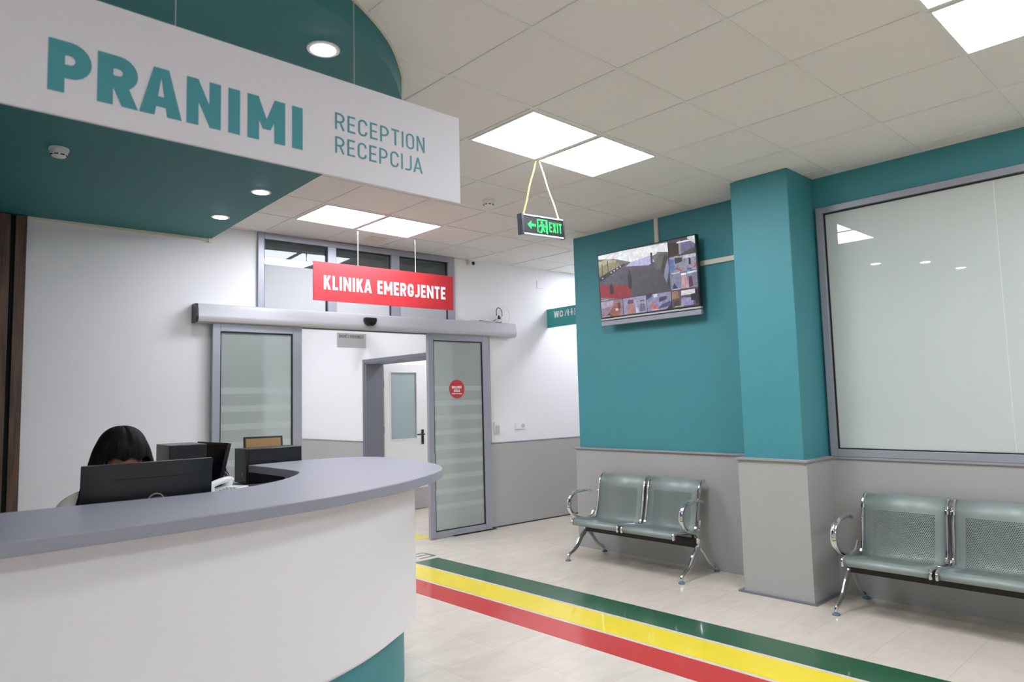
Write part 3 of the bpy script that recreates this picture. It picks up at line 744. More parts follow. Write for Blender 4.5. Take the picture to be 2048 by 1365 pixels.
ring = arc(cx_, cz_, 0.021, 0.021, 150, 400, 14); ring2 = arc(cx_, cz_, 0.015, 0.015, 150, 400, 14)
P += [[ring[i], ring[i + 1], ring2[i + 1], ring2[i]] for i in range(14)]
P += [[(cx_ - 0.008, cz_ + 0.018), (cx_, cz_ + 0.018), (cx_, cz_ + 0.045), (cx_ - 0.008, cz_ + 0.045)], [(cx_ - 0.008, cz_ + 0.012), (cx_ + 0.018, cz_ + 0.012), (cx_ + 0.018, cz_ + 0.019), (cx_ - 0.008, cz_ + 0.019)],
      [(cx_ + 0.014, cz_ + 0.016), (cx_ + 0.022, cz_ - 0.012), (cx_ + 0.029, cz_ - 0.010), (cx_ + 0.020, cz_ + 0.019)], [(cx_ - 0.004 + 0.008 * cos(a * pi / 5), cz_ + 0.055 + 0.008 * sin(a * pi / 5)) for a in range(10)]]
lettering('lettering', P, -0.008, 0.001, M['sign_letter'], t, 'white letters WC and pictograms of a man, a woman and a wheelchair user')

# staff room sign in the hallway
t = thing('staff_room_sign', 'pale grey flag sign reading DHOMË E PERSONELIT seen through the open sliding door', 'sign', (CX, 8.06, 2.195))
MB().box(-0.42, -0.008, 0, 0.0, 0.008, 0.19).build('sign_board', M['sign_grey'], t, bevel=0.001)
lettering('lettering', text_polys('DHOMË E PERSONELIT', -0.395, 0.125, 0.042, 0.36, 0.17, gap=0.16), -0.008, 0.001, M['sign_dark'], t)

# round red sticker on the right leaf
t = thing('sticker', 'round red sticker reading NDALOHET HYRJA on the right sliding door glass', 'sticker', bw(2.178, -0.0665, 1.60), BWR)
MB().lathe([(0.104, -0.001), (0.104, 0)], n=40, axis='y').build('disc', M['sign_red'], t)
P = text_polys('NDALOHET', -0.066, 0.005, 0.030, 0.132, 0.24, True) + text_polys('HYRJA', -0.040, -0.034, 0.030, 0.082, 0.24, True)
lettering('lettering', P, -0.001, 0.0006, M['sign_letter'], t, 'bold white words NDALOHET HYRJA')
lettering('small_lettering', text_polys('PËRVEÇ PERSONELIT', -0.070, -0.058, 0.012, 0.14, 0.2), -0.001, 0.0006, M['sign_letter'], t)

# ------------------------------------------------------------------ sliding door operator and the clutter on top
t = thing('door_operator', 'long light grey automatic sliding door operator housing above the doors', 'door operator', bw(-0.60, 0, 2.205), BWR)
prof = [(0, 0.165), (-0.11, 0.165), (-0.122, 0.155), (-0.14, 0.06), (-0.138, 0.03), (-0.125, 0.008), (-0.10, 0.0), (0, 0.0)]
MB().prism(prof, 0.02, 3.60, 'x').build('cover', M['operator'], t, bevel=0.001)
MB().prism([(a * 1.02, b) for a, b in prof], 0.0, 0.02, 'x').build('end_cap', M['black_plastic'], t)['label'] = 'black plastic end cap'
MB().prism(prof, 3.60, 3.615, 'x').build('end_cap', M['operator'], t)['label'] = 'light grey end cap'
MB().box(0.99, -0.08, -0.006, 2.39, -0.035, 0.0).build('guide_rail', M['gasket'], t)
sn = [(-0.066, 0.05), (0.066, 0.05), (0.068, 0.02), (0.055, -0.012), (0.025, -0.034), (-0.025, -0.034), (-0.055, -0.012), (-0.068, 0.02)]
s_ = MB().prism([(1.66 + a, 0.075 + b) for a, b in sn], -0.185, -0.13, 'y'); so = s_.build('motion_sensor', M['black_plastic'], t, bevel=0.012, seg=3)
MB().lathe([(0.018, -0.188), (0.020, -0.182)], (1.66, 0, 0.066), 16, 'y').build('lens', M['screen_off'], so)

TOP = 2.37
t = thing('power_adapter', 'flat black power adapter lying on the door operator', 'power adapter', bw(2.60, -0.045, TOP), BWR)
MB().box(-0.075, -0.025, 0, 0.075, 0.025, 0.022).build('adapter_body', M['black_plastic'], t, bevel=0.008)
MB().tube([(0.075, 0, 0.012), (0.12, 0.01, 0.012), (0.16, 0.015, 0.03), (0.19, 0.01, 0.05)], 0.004, 6).build('lead', M['black_plastic'], t)
t = thing('socket_strip', 'small white double socket block on the right end of the door operator', 'socket', bw(2.83, -0.06, TOP), BWR)
MB().box(-0.045, -0.03, 0, 0.085, 0.03, 0.045).build('socket_body', M['white_plastic'], t, bevel=0.006)
MB().box(0.0, -0.022, 0.045, 0.04, 0.022, 0.085).build('white_plug', M['white_plastic'], t, bevel=0.006)
MB().lathe([(0.014, 0), (0.014, 0.03), (0.007, 0.05)], (-0.02, 0, 0.045), 12).build('black_plug', M['black_plastic'], t)
def cable(label, pts, r, m, origin):
    q = catmull([(a - origin[0], b - origin[1], c - origin[2]) for a, b, c in pts], 6)
    return tag(MB().tube(q, r, 6).build('cable', m, loc=origin), label, 'cable')
cable('black cable looping up from the socket block on the door operator', [bw(2.78, -.06, TOP + .09), bw(2.775, -.06, TOP + .15), bw(2.80, -.06, TOP + .185), bw(2.84, -.06, TOP + .17), bw(2.86, -.06, TOP + .12), bw(2.85, -.06, TOP + .05), bw(2.80, -.10, TOP + .006), bw(2.70, -.09, TOP + .005)], 0.0045, M['black_plastic'], bw(2.80, -.06, TOP))
cable('thin white cable arching over the right end of the door operator', [bw(2.82, -.06, TOP + .08), bw(2.83, -.06, TOP + .16), bw(2.88, -.06, TOP + .21), bw(2.94, -.06, TOP + .19), bw(2.975, -.06, TOP + .12), bw(2.965, -.06, TOP + .05), bw(2.93, -.06, TOP + .005), bw(2.90, -.08, TOP + .004)], 0.0035, M['white_plastic'], bw(2.88, -.06, TOP))
cable('white cable lying along the top of the door operator from the transom corner', [bw(2.245, -.012, TOP + .30), bw(2.25, -.012, TOP + .08), bw(2.28, -.04, TOP + .03), bw(2.34, -.06, TOP + .006), bw(2.44, -.09, TOP + .02), bw(2.52, -.07, TOP + .006), bw(2.60, -.10, TOP + .012), bw(2.72, -.10, TOP + .005)], 0.005, M['white_plastic'], bw(2.34, -.06, TOP))

# trunking, switches and sockets on the back wall
def on_back(name, cat, label, s0, s1, z0, z1, d, m, bevel=0.003):
    o = MB().box(-(s1 - s0) / 2, -d, 0, (s1 - s0) / 2, 0, z1 - z0).build(name, m, loc=bw((s0 + s1) / 2, 0, z0), rotz=BWR, bevel=bevel)
    return tag(o, label, cat)
on_back('cable_trunking', 'trunking', 'white vertical cable trunking between the right sliding door and the white wall', 2.695, 2.74, 0.976, 2.205, 0.018, M['white_plastic'])
on_back('cable_trunking', 'trunking', 'thin white vertical trunking at the right edge of the transom window', 2.213, 2.243, 2.372, 3.095, 0.014, M['white_plastic'])
t = thing('wall_switch', 'small white and grey wall switch box beside the right sliding door', 'switch', bw(2.765, 0, 1.075), BWR)
MB().box(-0.04, -0.035, 0, 0.04, 0, 0.135).build('switch_box', M['white_plastic'], t, bevel=0.004)
MB().box(-0.03, -0.041, 0.006, 0.034, -0.035, 0.098).build('switch_cover', M['sign_grey'], t, bevel=0.003)
t = thing('wall_socket', 'white double wall socket on the white wall above the grey wainscot', 'socket', bw(3.145, 0, 1.108), BWR)
MB().box(-0.08, -0.010, 0, 0.08, 0, 0.082).build('socket_plate', M['white_plastic'], t, bevel=0.003)
MB().box(-0.070, -0.013, 0.010, -0.006, -0.010, 0.072).build('blank_module', M['white_plastic'], t, bevel=0.002)
MB().lathe([(0.026, -0.014), (0.026, -0.010)], (0.04, 0, 0.041), 24, 'y').lathe([(0.003, -0.0145), (0.003, -0.010)], (0.032, -0.001, 0.041), 8, 'y').lathe([(0.003, -0.0145), (0.003, -0.010)], (0.048, -0.001, 0.041), 8, 'y').build('socket_face', M['sign_grey'], t)
on_back('junction_box', 'junction box', 'flat white square junction box cover high on the back wall', 3.48, 3.60, 2.858, 2.95, 0.008, M['white_wall'])

# dome camera, detectors, ceiling grille
t = thing('security_camera', 'small white security camera with black lens at the ceiling edge', 'camera', bw(2.434, -0.03, CEIL))
MB().lathe([(0.035, 0), (0.035, -0.02), (0.028, -0.03)], n=20).build('camera_base', M['white_plastic'], t)
hd = MB().lathe([(0.024, 0.03), (0.03, 0.02), (0.03, -0.04), (0.028, -0.046)], (0, 0, -0.052), 20, 'y').build('camera_head', M['white_plastic'], t)
MB().lathe([(0.021, -0.050), (0.021, -0.044)], (0, 0, -0.052), 20, 'y').build('lens', M['gasket'], hd)
def detector(label, loc):
    t = thing('smoke_detector', label, 'smoke detector', loc, 0, 'smoke detectors')
    MB().lathe([(0.050, 0), (0.052, -0.010), (0.050, -0.016), (0.046, -0.018)], n=28).build('detector_base', M['white_plastic'], t)
    h = MB().lathe([(0.046, -0.018), (0.044, -0.040), (0.034, -0.050), (0.018, -0.054), (0.0, -0.054)], n=28).build('detector_head', M['white_plastic'], t)
    v = MB()
    for k in range(8):
        a = k * pi / 4 + 0.3; c_, s_ = cos(a), sin(a)
        v.tube([(0.040 * c_ - 0.010 * s_, 0.040 * s_ + 0.010 * c_, -0.042), (0.040 * c_ + 0.010 * s_, 0.040 * s_ - 0.010 * c_, -0.042)], 0.0045, 6)
    v.build('vent', M['gasket'], h)
    return t
detector('white smoke detector under the teal soffit at the left', (0.785, 4.618, 2.975))
detector('cream smoke detector on the tiled ceiling near the exit sign', (3.704, 4.196, CEIL))
t = thing('ceiling_grille', 'small cream rectangular ceiling grille between red sign and transom window', 'grille', (3.70, 5.92, CEIL), R_(0))
MB().box(-0.095, -0.085, -0.008, 0.095, 0.085, 0).build('grille_plate', M['cream_plastic'], t, bevel=0.002)

# ------------------------------------------------------------------ television on the teal wall
TVY = 3.735
t = thing('television', 'wall-mounted television showing a grid of security camera views', 'television', (5.20, TVY, 2.145), R_(-90))
t.rotation_euler = (R_(2.2), 0, R_(-90))
tw = 1.092
MB().box(-tw / 2, -0.012, 0.068, tw / 2, 0.03, 0.690).build('tv_bezel', M['black_plastic'], t, bevel=0.004)
MB().box(-tw / 2 + 0.12, 0.03, 0.14, tw / 2 - 0.12, 0.062, 0.56).build('tv_back', M['black_plastic'], t, bevel=0.01)
MB().box(-tw / 2, -0.016, 0.052, tw / 2, 0.02, 0.068).build('silver_strip', M['operator'], t, bevel=0.002)
MB().box(-tw / 2, -0.010, 0.0, tw / 2, 0.025, 0.044).build('sound_bar', M['alu'], t, bevel=0.004)['label'] = 'silver grey speaker bar under the screen'
MB().box(-0.2, 0.06, 0.2, 0.2, 0.108, 0.5).build('wall_bracket', M['beam'], t)
SX0, SX1, SZ0, SZ1 = -tw / 2 + 0.012, tw / 2 - 0.012, 0.080, 0.680
pal = {}
def scr(c):
    if c not in pal:
        m = emat('screen_colour', c, 0.36); nt = m.node_tree; b = nt.nodes['Principled BSDF']
        tc = nt.nodes.new('ShaderNodeTexCoord'); n = nt.nodes.new('ShaderNodeTexNoise'); n.inputs['Scale'].default_value = 38; n.inputs['Detail'].default_value = 4
        mr = nt.nodes.new('ShaderNodeMapRange'); mr.inputs[1].default_value = 0.3; mr.inputs[2].default_value = 0.7; mr.inputs[3].default_value = 0.27; mr.inputs[4].default_value = 0.45
        nt.links.new(tc.outputs['Object'], n.inputs['Vector']); nt.links.new(n.outputs['Fac'], mr.inputs[0]); nt.links.new(mr.outputs[0], b.inputs['Emission Strength'])
        b.inputs['Base Color'].default_value = (0.01, 0.01, 0.012, 1)
        pal[c] = (len(pal), m)
    return pal[c][0]
sm = MB(); layer = [0]
def sq(pts, c):
    layer[0] += 1
    y = -0.0125 - 0.00003 * layer[0]
    k = scr(c)
    sm.add([(SX0 + a * (SX1 - SX0), y, SZ0 + b * (SZ1 - SZ0)) for a, b in pts], [tuple(range(len(pts)))], k)
def rc(a, b, c, d, col): sq([(a, b), (c, b), (c, d), (a, d)], col)
rc(0, 0, 1, 1, (20, 20, 24))
# large view: yard, bright sky, red mat
rc(0.0, 0.262, 0.742, 1, (84, 80, 92))
sq([(0, .62), (.30, .80), (.56, .76), (.742, .60), (.742, 1), (0, 1)], (120, 116, 110))
sq([(0, .94), (.2, .90), (.45, .93), (.742, .84), (.742, .98), (.3, 1), (0, 1)], (238, 240, 246))
sq([(.18, .90), (.40, .78), (.62, .84), (.66, .92), (.4, .97)], (244, 244, 248))
sq([(.30, .745), (.36, .80), (.57, .84), (.60, .74), (.54, .70)], (190, 190, 228))
sq([(0, .66), (.0, .80), (.12, .86), (.22, .83), (.24, .78)], (150, 142, 104))
sq([(0, .80), (.0, .90), (.10, .92), (.20, .88), (.20, .84), (.12, .86)], (186, 178, 150))
sq([(0, .57), (0, .65), (.28, .80), (.30, .775)], (30, 30, 34))
for a, b in ((.03, .62), (.13, .685), (.165, .705), (.20, .73), (.235, .75)): rc(a, b, a + .014, b + .02, (226, 226, 224))
for a, b, d in ((.10, .66, .90), (.035, .63, .86)): rc(a, b, a + .008, d, (46, 42, 40))
sq([(.60, .70), (.66, .86), (.742, .82), (.742, .50), (.62, .56)], (96, 102, 96))
sq([(.64, .50), (.70, .80), (.742, .78), (.742, .30), (.66, .28)], (70, 66, 66))
sq([(.655, .27), (.70, .60), (.735, .75), (.742, .60), (.70, .30), (.68, .262)], (138, 140, 170))
sq([(.30, .262), (.742, .262), (.66, .60), (.45, .70), (.20, .64), (.30, .40)], (78, 73, 82))
sq([(0, .30), (0, .53), (.10, .50), (.34, .44), (.33, .27), (.2, .262), (0, .262)], (150, 34, 46))
sq([(0, .262), (0, .33), (.22, .265), (.22, .262)], (128, 112, 118))
for a, b, h_ in ((.335, .40, .28), (.13, .36, .17)):
    sq([(a - .016, b), (a + .016, b - .01), (a + .024, b + h_ * .5), (a + .016, b + h_ * .8), (a - .020, b + h_ * .8), (a - .022, b + h_ * .5)], (26, 26, 36))
    sq([(a - .008, b + h_ * .8), (a + .008, b + h_ * .8), (a + .008, b + h_), (a - .008, b + h_)], (50, 42, 46))
sq([(.565, .72), (.585, .72), (.585, .88), (.565, .88)], (52, 50, 56))
# right column of three small views
rc(.742, .755, 1, 1, (84, 78, 82)); sq([(.86, .77), (.99, .84), (1, .92), (.90, .97), (.86, .95)], (120, 112, 150)); sq([(.93, .98), (1, .88), (1, 1), (.93, 1)], (226, 230, 238)); sq([(.742, .76), (.86, .78), (.85, .94), (.742, .97)], (62, 52, 46)); rc(.845, .77, .865, .97, (156, 154, 166))
rc(.742, .508, 1, .75, (150, 148, 168)); sq([(.742, .51), (.80, .55), (.79, .70), (.742, .74)], (100, 124, 178)); sq([(.80, .64), (.87, .66), (.87, .72), (.80, .73)], (66, 58, 62)); sq([(.93, .60), (.95, .60), (.95, .68), (.93, .70)], (48, 40, 44)); sq([(.80, .57), (.86, .52), (.87, .525), (.81, .585)], (196, 60, 60)); rc(.91, .52, .95, .55, (90, 96, 150)); sq([(.97, .53), (1, .58), (1, .62), (.975, .56)], (190, 74, 66)); rc(.88, .70, 1, .745, (196, 200, 214))
rc(.742, .262, 1, .502, (132, 132, 160)); sq([(.84, .27), (.92, .27), (.90, .45), (.86, .45)], (196, 160, 168)); rc(.85, .46, .90, .49, (240, 240, 250)); sq([(.92, .27), (.96, .29), (.95, .43), (.92, .43)], (88, 56, 70)); sq([(.76, .27), (.82, .27), (.78, .37)], (40, 48, 84)); sq([(.91, .47), (1, .48), (1, .50), (.91, .50)], (206, 222, 236)); sq([(.96, .30), (1, .28), (1, .46), (.97, .44)], (116, 122, 140))
# bottom row
rc(0, 0, .245, .255, (150, 128, 146)); sq([(.05, 0), (.20, 0), (.22, .22), (.16, .20)], (150, 96, 84)); sq([(.03, 0), (.09, .07), (.12, 0)], (84, 68, 62)); rc(.16, .08, .19, .12, (240, 210, 200)); sq([(.0, .14), (.14, .17), (.14, .255), (0, .255)], (176, 164, 186)); rc(.19, .11, .22, .2, (110, 56, 58))
rc(.25, 0, .495, .255, (158, 150, 180)); sq([(.28, 0), (.39, 0), (.335, .22), (.315, .22)], (168, 124, 120)); sq([(.30, .16), (.36, .16), (.36, .22), (.30, .22)], (110, 76, 92)); sq([(.38, 0), (.42, .0), (.375, .22)], (196, 188, 214)); sq([(.42, .02), (.48, .02), (.48, .13), (.43, .14)], (108, 112, 128)); rc(.43, .17, .47, .19, (90, 90, 104))
rc(.50, 0, .742, .255, (142, 140, 176)); sq([(.53, .08), (.60, .0), (.62, .01), (.555, .10), (.60, .13), (.585, .14)], (228, 96, 44)); sq([(.50, .18), (.55, .22), (.56, .255), (.50, .255)], (60, 60, 84)); sq([(.62, .12), (.70, .15), (.70, .20), (.63, .19)], (62, 62, 96)); sq([(.60, .02), (.74, .05), (.742, .12), (.66, .09)], (82, 84, 116)); rc(.57, .20, .61, .25, (214, 220, 236)); sq([(.69, .0), (.742, .0), (.742, .09)], (54, 46, 56))
rc(.748, 0, 1, .255, (96, 82, 90)); sq([(.83, .02), (.95, .02), (.95, .12), (.84, .14)], (150, 146, 186)); rc(.84, .17, .97, .24, (220, 222, 232)); sq([(.75, .13), (.82, .14), (.81, .24), (.75, .25)], (150, 120, 92)); sq([(.93, .08), (.97, .08), (.97, .18), (.93, .17)], (30, 28, 40)); rc(.97, .02, 1, .24, (44, 36, 44)); sq([(.76, .02), (.82, .02), (.82, .11), (.78, .10)], (70, 58, 58))
for z in (.258, .505, .752): rc(.742 if z > .3 else 0, z - .002, 1, z + .002, (40, 40, 48))
for x_ in (.247, .497, .744): rc(x_ - .0015, 0 if x_ > .1 else .2, x_ + .0015, .258 if x_ < .7 else 1, (40, 40, 48))
rc(.83, .935, .97, .955, (235, 235, 240)); rc(.80, .745, .83, .752, (200, 210, 90)); rc(.76, .50, .84, .512, (210, 215, 210)); rc(.76, .268, .84, .278, (205, 210, 210)); rc(.01, .27, .09, .28, (200, 200, 205)); rc(.77, .012, .86, .024, (140, 200, 110)); rc(.03, .01, .10, .02, (200, 205, 190)); rc(.54, .012, .62, .022, (205, 205, 205))
so = sm.build('tv_screen', [v[1] for v in sorted(pal.values(), key=lambda q: q[0])], t, smooth=False); so['label'] = 'lit screen divided into one large and seven small camera views'

def on_right(name, cat, label, y0, y1, z0, z1, d, m):
    o = MB().box(-d, -(y1 - y0) / 2, 0, 0, (y1 - y0) / 2, z1 - z0).build(name, m, loc=(XR, (y0 + y1) / 2, z0), bevel=0.002)
    return tag(o, label, cat)
on_right('cable_trunking', 'trunking', 'white vertical trunking from the ceiling down behind the television', 3.663, 3.703, 2.80, CEIL - 0.005, 0.02, M['cream_trim'])
on_right('cable_trunking', 'trunking', 'white horizontal trunking between the television and the teal pillar', 2.70, 3.45, 2.578, 2.620, 0.02, M['cream_trim'])

# ------------------------------------------------------------------ floor markings
def stripe(label, x0, x1, y0, y1, m):
    cx, cy = (x0 + x1) / 2, (y0 + y1) / 2
    return tag(MB().box(x0 - cx, y0 - cy, 0, x1 - cx, y1 - cy, 0.0012).build('floor_stripe', m, loc=(cx, cy, 0), smooth=False), label, 'floor stripe', 'coloured guide stripes on the floor')
stripe('glossy dark green stripe on the floor, nearest to the benches', 3.775, 4.043, -4.0, 5.42, M['tape_green'])
stripe('glossy yellow stripe on the floor between the green and red stripes', 3.473, 3.740, -4.0, 6.05, M['tape_yellow'])
stripe('glossy red stripe on the floor, nearest to the reception counter', 3.191, 3.440, -4.0, 6.05, M['tape_red'])
t = tag(MB().prism([(-0.5, 0.0), (-0.05, -0.10), (0.03, -0.16), (0.13, -0.15), (0.17, -0.08), (0.17, 0.10), (0.12, 0.20), (-0.4, 0.30)], 0, 0.0012).build('floor_arrow', M['tape_yellow'], loc=(4.44, 6.42, 0), smooth=False), 'yellow floor marking with a rounded tip in front of the sliding door', 'floor marking')
# end of a green word painted beside the stripe (its last letter, lying on its side)
P = []
LX, LY = 3.94, 5.50
for poly in ([(0, 0), (0.022, 0), (0.022, 0.21), (0, 0.21)], [(-0.16, 0.0), (0, 0.0), (0, 0.022), (-0.16, 0.022)], [(-0.16, 0.188), (0, 0.188), (0, 0.21), (-0.16, 0.21)], [(-0.16, 0.094), (0, 0.094), (0, 0.116), (-0.16, 0.116)]):
    P.append([(a, b) for a, b in poly])
mb = MB()
for q in P: mb.prism(q, 0, 0.0012)
tag(mb.build('floor_letter', M['tape_green'], loc=(4.06, 5.50, 0), smooth=False), 'thin green letter on the floor behind the start of the green stripe', 'floor lettering')

# ------------------------------------------------------------------ reception counter
outer = catmull([(-1.4, 2.42), (-0.6, 2.425), (0.3, 2.435), (0.6, 2.442), (0.85, 2.458), (1.234, 2.508), (1.474, 2.566), (1.786, 2.686), (2.05, 2.836), (2.225, 2.965), (2.345, 3.09), (2.455, 3.27), (2.54, 3.51), (2.60, 3.82), (2.605, 4.04), (2.575, 4.19), (2.49, 4.30), (2.34, 4.352), (2.161, 4.366), (1.785, 4.336)], 6)
inner = catmull([(1.79, 4.30), (1.795, 4.0), (1.79, 3.72), (1.765, 3.61), (1.69, 3.49), (1.52, 3.31), (1.30, 3.17), (1.075, 3.118), (0.88, 3.122), (0.4, 3.158), (-0.5, 3.18), (-1.4, 3.19)], 6)
CO = (0.9, 2.9, 0)
t = thing('reception_counter', 'curved reception counter with grey top, white front and teal plinth', 'counter', CO)
sh = lambda pts: [(a - CO[0], b - CO[1]) for a, b in pts]
ct = MB().prism(sh(outer + inner), 1.055, 1.10).build('countertop', M['counter'], t, bevel=0.004)
i1 = max(i for i, p in enumerate(outer) if p[0] > 2.3)
po = offset_path(outer, 0.152)[:i1 - 3]; pi_ = offset_path(outer, 0.19)[:i1 - 3]
MB().strip(sh(po), sh(pi_), 0.33, 1.055).build('front_panel', M['panel_white'], t)
MB().strip(sh(pi_), sh(offset_path(outer, 0.22)[:i1 - 3]), 0.3, 0.345).build('panel_base_rail', M['panel_white'], t)
MB().strip(sh(offset_path(outer, 0.22)[:i1 - 3]), sh(offset_path(outer, 0.26)[:i1 - 3]), 0.0, 1.04).build('plinth', M['plinth'], t)
MB().strip(sh([(1.96, 4.20), (2.12, 4.215), (2.27, 4.2)]), sh([(1.96, 4.16), (2.12, 4.175), (2.25, 4.165)]), 0.0, 1.055).build('end_panel', M['panel_white'], t)

# staff desk and the higher side cabinet behind the counter
t = thing('staff_desk', 'grey staff desk tucked behind the reception counter under the monitor', 'desk', (0.1, 3.42, 0))
MB().box(-1.3, -0.20, 0.725, 1.12, 0.18, 0.75).build('desk_top', M['counter'], t, bevel=0.002)
MB().box(-1.3, -0.16, 0, -1.27, 0.15, 0.725).build('desk_side', M['panel_white'], t)
MB().box(1.08, -0.16, 0, 1.11, 0.15, 0.725).build('desk_side', M['panel_white'], t)
t = thing('side_cabinet', 'pale grey side cabinet behind the counter carrying telephone and screens', 'cabinet', (1.75, 4.45, 0))
MB().box(-0.49, -0.6, 0.945, 0.0, 0.31, 0.97).box(0.0, -0.02, 0.945, 0.75, 0.45, 0.97).build('cabinet_top', M['counter'], t, bevel=0.002)
MB().box(-0.47, -0.58, 0.0, -0.02, 0.29, 0.945).build('cabinet_body', M['panel_white'], t, bevel=0.002)
MB().box(-0.02, 0.0, 0.0, 0.73, 0.43, 0.945).build('cabinet_body', M['panel_white'], t, bevel=0.002)
for a, b in ((-0.565, -0.15), (-0.135, 0.28)):
    d = MB().box(-0.486, a, 0.06, -0.47, b, 0.935).build('cabinet_door', M['panel_white'], t, bevel=0.002)
    MB().box(-0.50, b - 0.06, 0.5, -0.486, b - 0.045, 0.62).build('door_handle', M['alu'], d)

# ------------------------------------------------------------------ monitors, computers, telephone
def monitor(name, label, loc, rotz, w_, h_, zc, tilt, screen, logo=False, base_y=0.09):
    """screen looks along local -y; the back looks along +y; zc: height of the panel centre over the base"""
    t = thing(name, label, 'monitor', loc, rotz, None)
    body = MB(); T = Matrix.Translation((0, 0, zc)) @ Matrix.Rotation(tilt, 4, 'X')
    body.box(-w_ / 2, -0.010, -h_ / 2, w_ / 2, 0.012, h_ / 2)
    # curved-in back housing
    n = 8
    vs = [(-w_ / 2, 0.012, -h_ / 2), (w_ / 2, 0.012, -h_ / 2), (w_ / 2, 0.012, h_ / 2), (-w_ / 2, 0.012, h_ / 2),
          (-w_ * .36, 0.036, -h_ * .42), (w_ * .36, 0.036, -h_ * .42), (w_ * .36, 0.034, h_ * .36), (-w_ * .36, 0.034, h_ * .36)]
    body.add(vs, [(4, 5, 6, 7), (0, 1, 5, 4), (1, 2, 6, 5), (2, 3, 7, 6), (3, 0, 4, 7)])
    body.box(-w_ * .13, 0.030, -h_ * .30, w_ * .13, 0.040, h_ * .02)
    body.v = [tuple(T @ Vector(p)) for p in body.v]
    bo = body.build('monitor_body', M['black_satin'], t, bevel=0.003)
    vent = MB().box(-w_ * .30, 0.0325, h_ * .295, w_ * .30, 0.0352, h_ * .305); vent.v = [tuple(T @ Vector(p)) for p in vent.v]
    vent.build('vent_slot', M['gasket'], bo)
    scn = MB().box(-w_ / 2 + 0.014, -0.0115, -h_ / 2 + 0.018, w_ / 2 - 0.014, -0.010, h_ / 2 - 0.014); scn.v = [tuple(T @ Vector(p)) for p in scn.v]
    scn.build('monitor_screen', screen, t, smooth=False)
    sd = MB().box(-0.035, base_y - 0.045, 0.008, 0.035, base_y - 0.015, max(0.05, zc - h_ * .1)).build('stand', M['black_satin'], t, bevel=0.004)
    MB().box(-0.11, base_y - 0.12, 0.0, 0.11, base_y + 0.07, 0.010).build('stand_base', M['black_satin'], t, bevel=0.004)
    if logo:
        lg = MB(); cz = -0.010
        a0 = [(0.034 * cos(q * pi / 18), cz + 0.034 * sin(q * pi / 18)) for q in range(36)]; a1 = [(0.029 * cos(q * pi / 18), cz + 0.029 * sin(q * pi / 18)) for q in range(36)]
        polys = [[a0[i], a0[(i + 1) % 36], a1[(i + 1) % 36], a1[i]] for i in range(36)]
        polys += text_polys('DELL', -0.024, cz - 0.009, 0.018, 0.048, 0.28, True, gap=0.1)
        for q in polys: lg.prism([(-a - 0.02, b) for a, b in q], 0.040, 0.0408, 'y')
        lg.v = [tuple(T @ Vector(p)) for p in lg.v]
        lo = lg.build('logo', M['logo'], bo, smooth=False); lo['label'] = 'silver ring logo with letters on the monitor back'
    return t
dm = monitor('monitor', 'black monitor seen from behind in front of the seated person', (0.925, 3.30, 0.75), R_(180 - 2), 0.512, 0.305, 0.335, R_(-6), M['screen_off'], True, base_y=-0.03)
monitor('monitor', 'black monitor standing sideways on the cabinet behind the white telephone', (1.575, 4.42, 0.97), R_(-90 + 3), 0.44, 0.255, 0.155, R_(-13), M['screen_off'], base_y=0.06)
monitor('monitor', 'small black monitor with tan lit screen behind the counter end', (2.06, 4.75, 0.97), R_(-12), 0.26, 0.18, 0.195, R_(-10), M['tan'], base_y=0.07)
t = thing('computer', 'black upright computer case between the seated person and the sideways monitor', 'computer', (1.39, 4.36, 0.97), R_(-4))
MB().box(-0.10, -0.17, 0.006, 0.10, 0.14, 0.285).build('case_body', M['black_satin'], t, bevel=0.004)
MB().box(-0.10, -0.178, 0.006, -0.068, -0.17, 0.285).build('front_bezel', M['black_plastic'], t, bevel=0.002)
for x in (-0.08, 0.08):
    for y in (-0.14, 0.12): MB().box(x - 0.012, y - 0.012, 0, x + 0.012, y + 0.012, 0.007).build('rubber_foot', M['gasket'], t)
t = thing('computer', 'low black box-shaped computer case just behind the end of the counter', 'computer', (2.0, 4.53, 0.97), 0.0)
MB().box(-0.175, -0.10, 0.006, 0.185, 0.09, 0.222).build('case_body', M['black_satin'], t, bevel=0.004)
MB().box(-0.190, -0.10, 0.006, -0.175, 0.09, 0.222).build('front_bezel', M['black_plastic'], t, bevel=0.003)
MB().lathe([(0.010, -0.1915), (0.010, -0.1895)], (0, -0.04, 0.06), 14, 'x').build('power_button', M['logo'], t)
for x in (-0.15, 0.15):
    for y in (-0.08, 0.07): MB().box(x - 0.012, y - 0.012, 0, x + 0.012, y + 0.012, 0.007).build('rubber_foot', M['gasket'], t)
# telephone
t = thing('telephone', 'white desk telephone with handset behind the reception counter', 'telephone', (1.535, 4.03, 0.97), R_(-62))
MB().prism([(-0.09, 0.0), (0.09, 0.0), (0.09, 0.042), (0.06, 0.045), (-0.09, 0.018)], -0.08, 0.08, 'x').build('phone_base', M['white_plastic'], t, bevel=0.006)
hs = catmull([(-0.052, -0.09, 0.046), (-0.052, -0.065, 0.058), (-0.052, 0.0, 0.072), (-0.052, 0.065, 0.078), (-0.052, 0.095, 0.072)], 5)
h = MB().tube(hs, [0.017] * len(hs), 10, flat=1.3)
for y, z in ((-0.070, 0.040), (0.075, 0.062)): h.lathe([(0.024, -0.018), (0.027, 0.0), (0.022, 0.012)], (-0.055, y, z), 14)
h.build('handset', M['white_plastic'], t)
kb = MB()
for i in range(3):
    for j in range(4):
        x, y = 0.0 + i * 0.026, -0.065 + j * 0.024; z = 0.018 + (y + 0.09) * (0.027 / 0.15)
        kb.box(x - 0.008, y - 0.007, z - 0.002, x + 0.008, y + 0.007, z + 0.006)
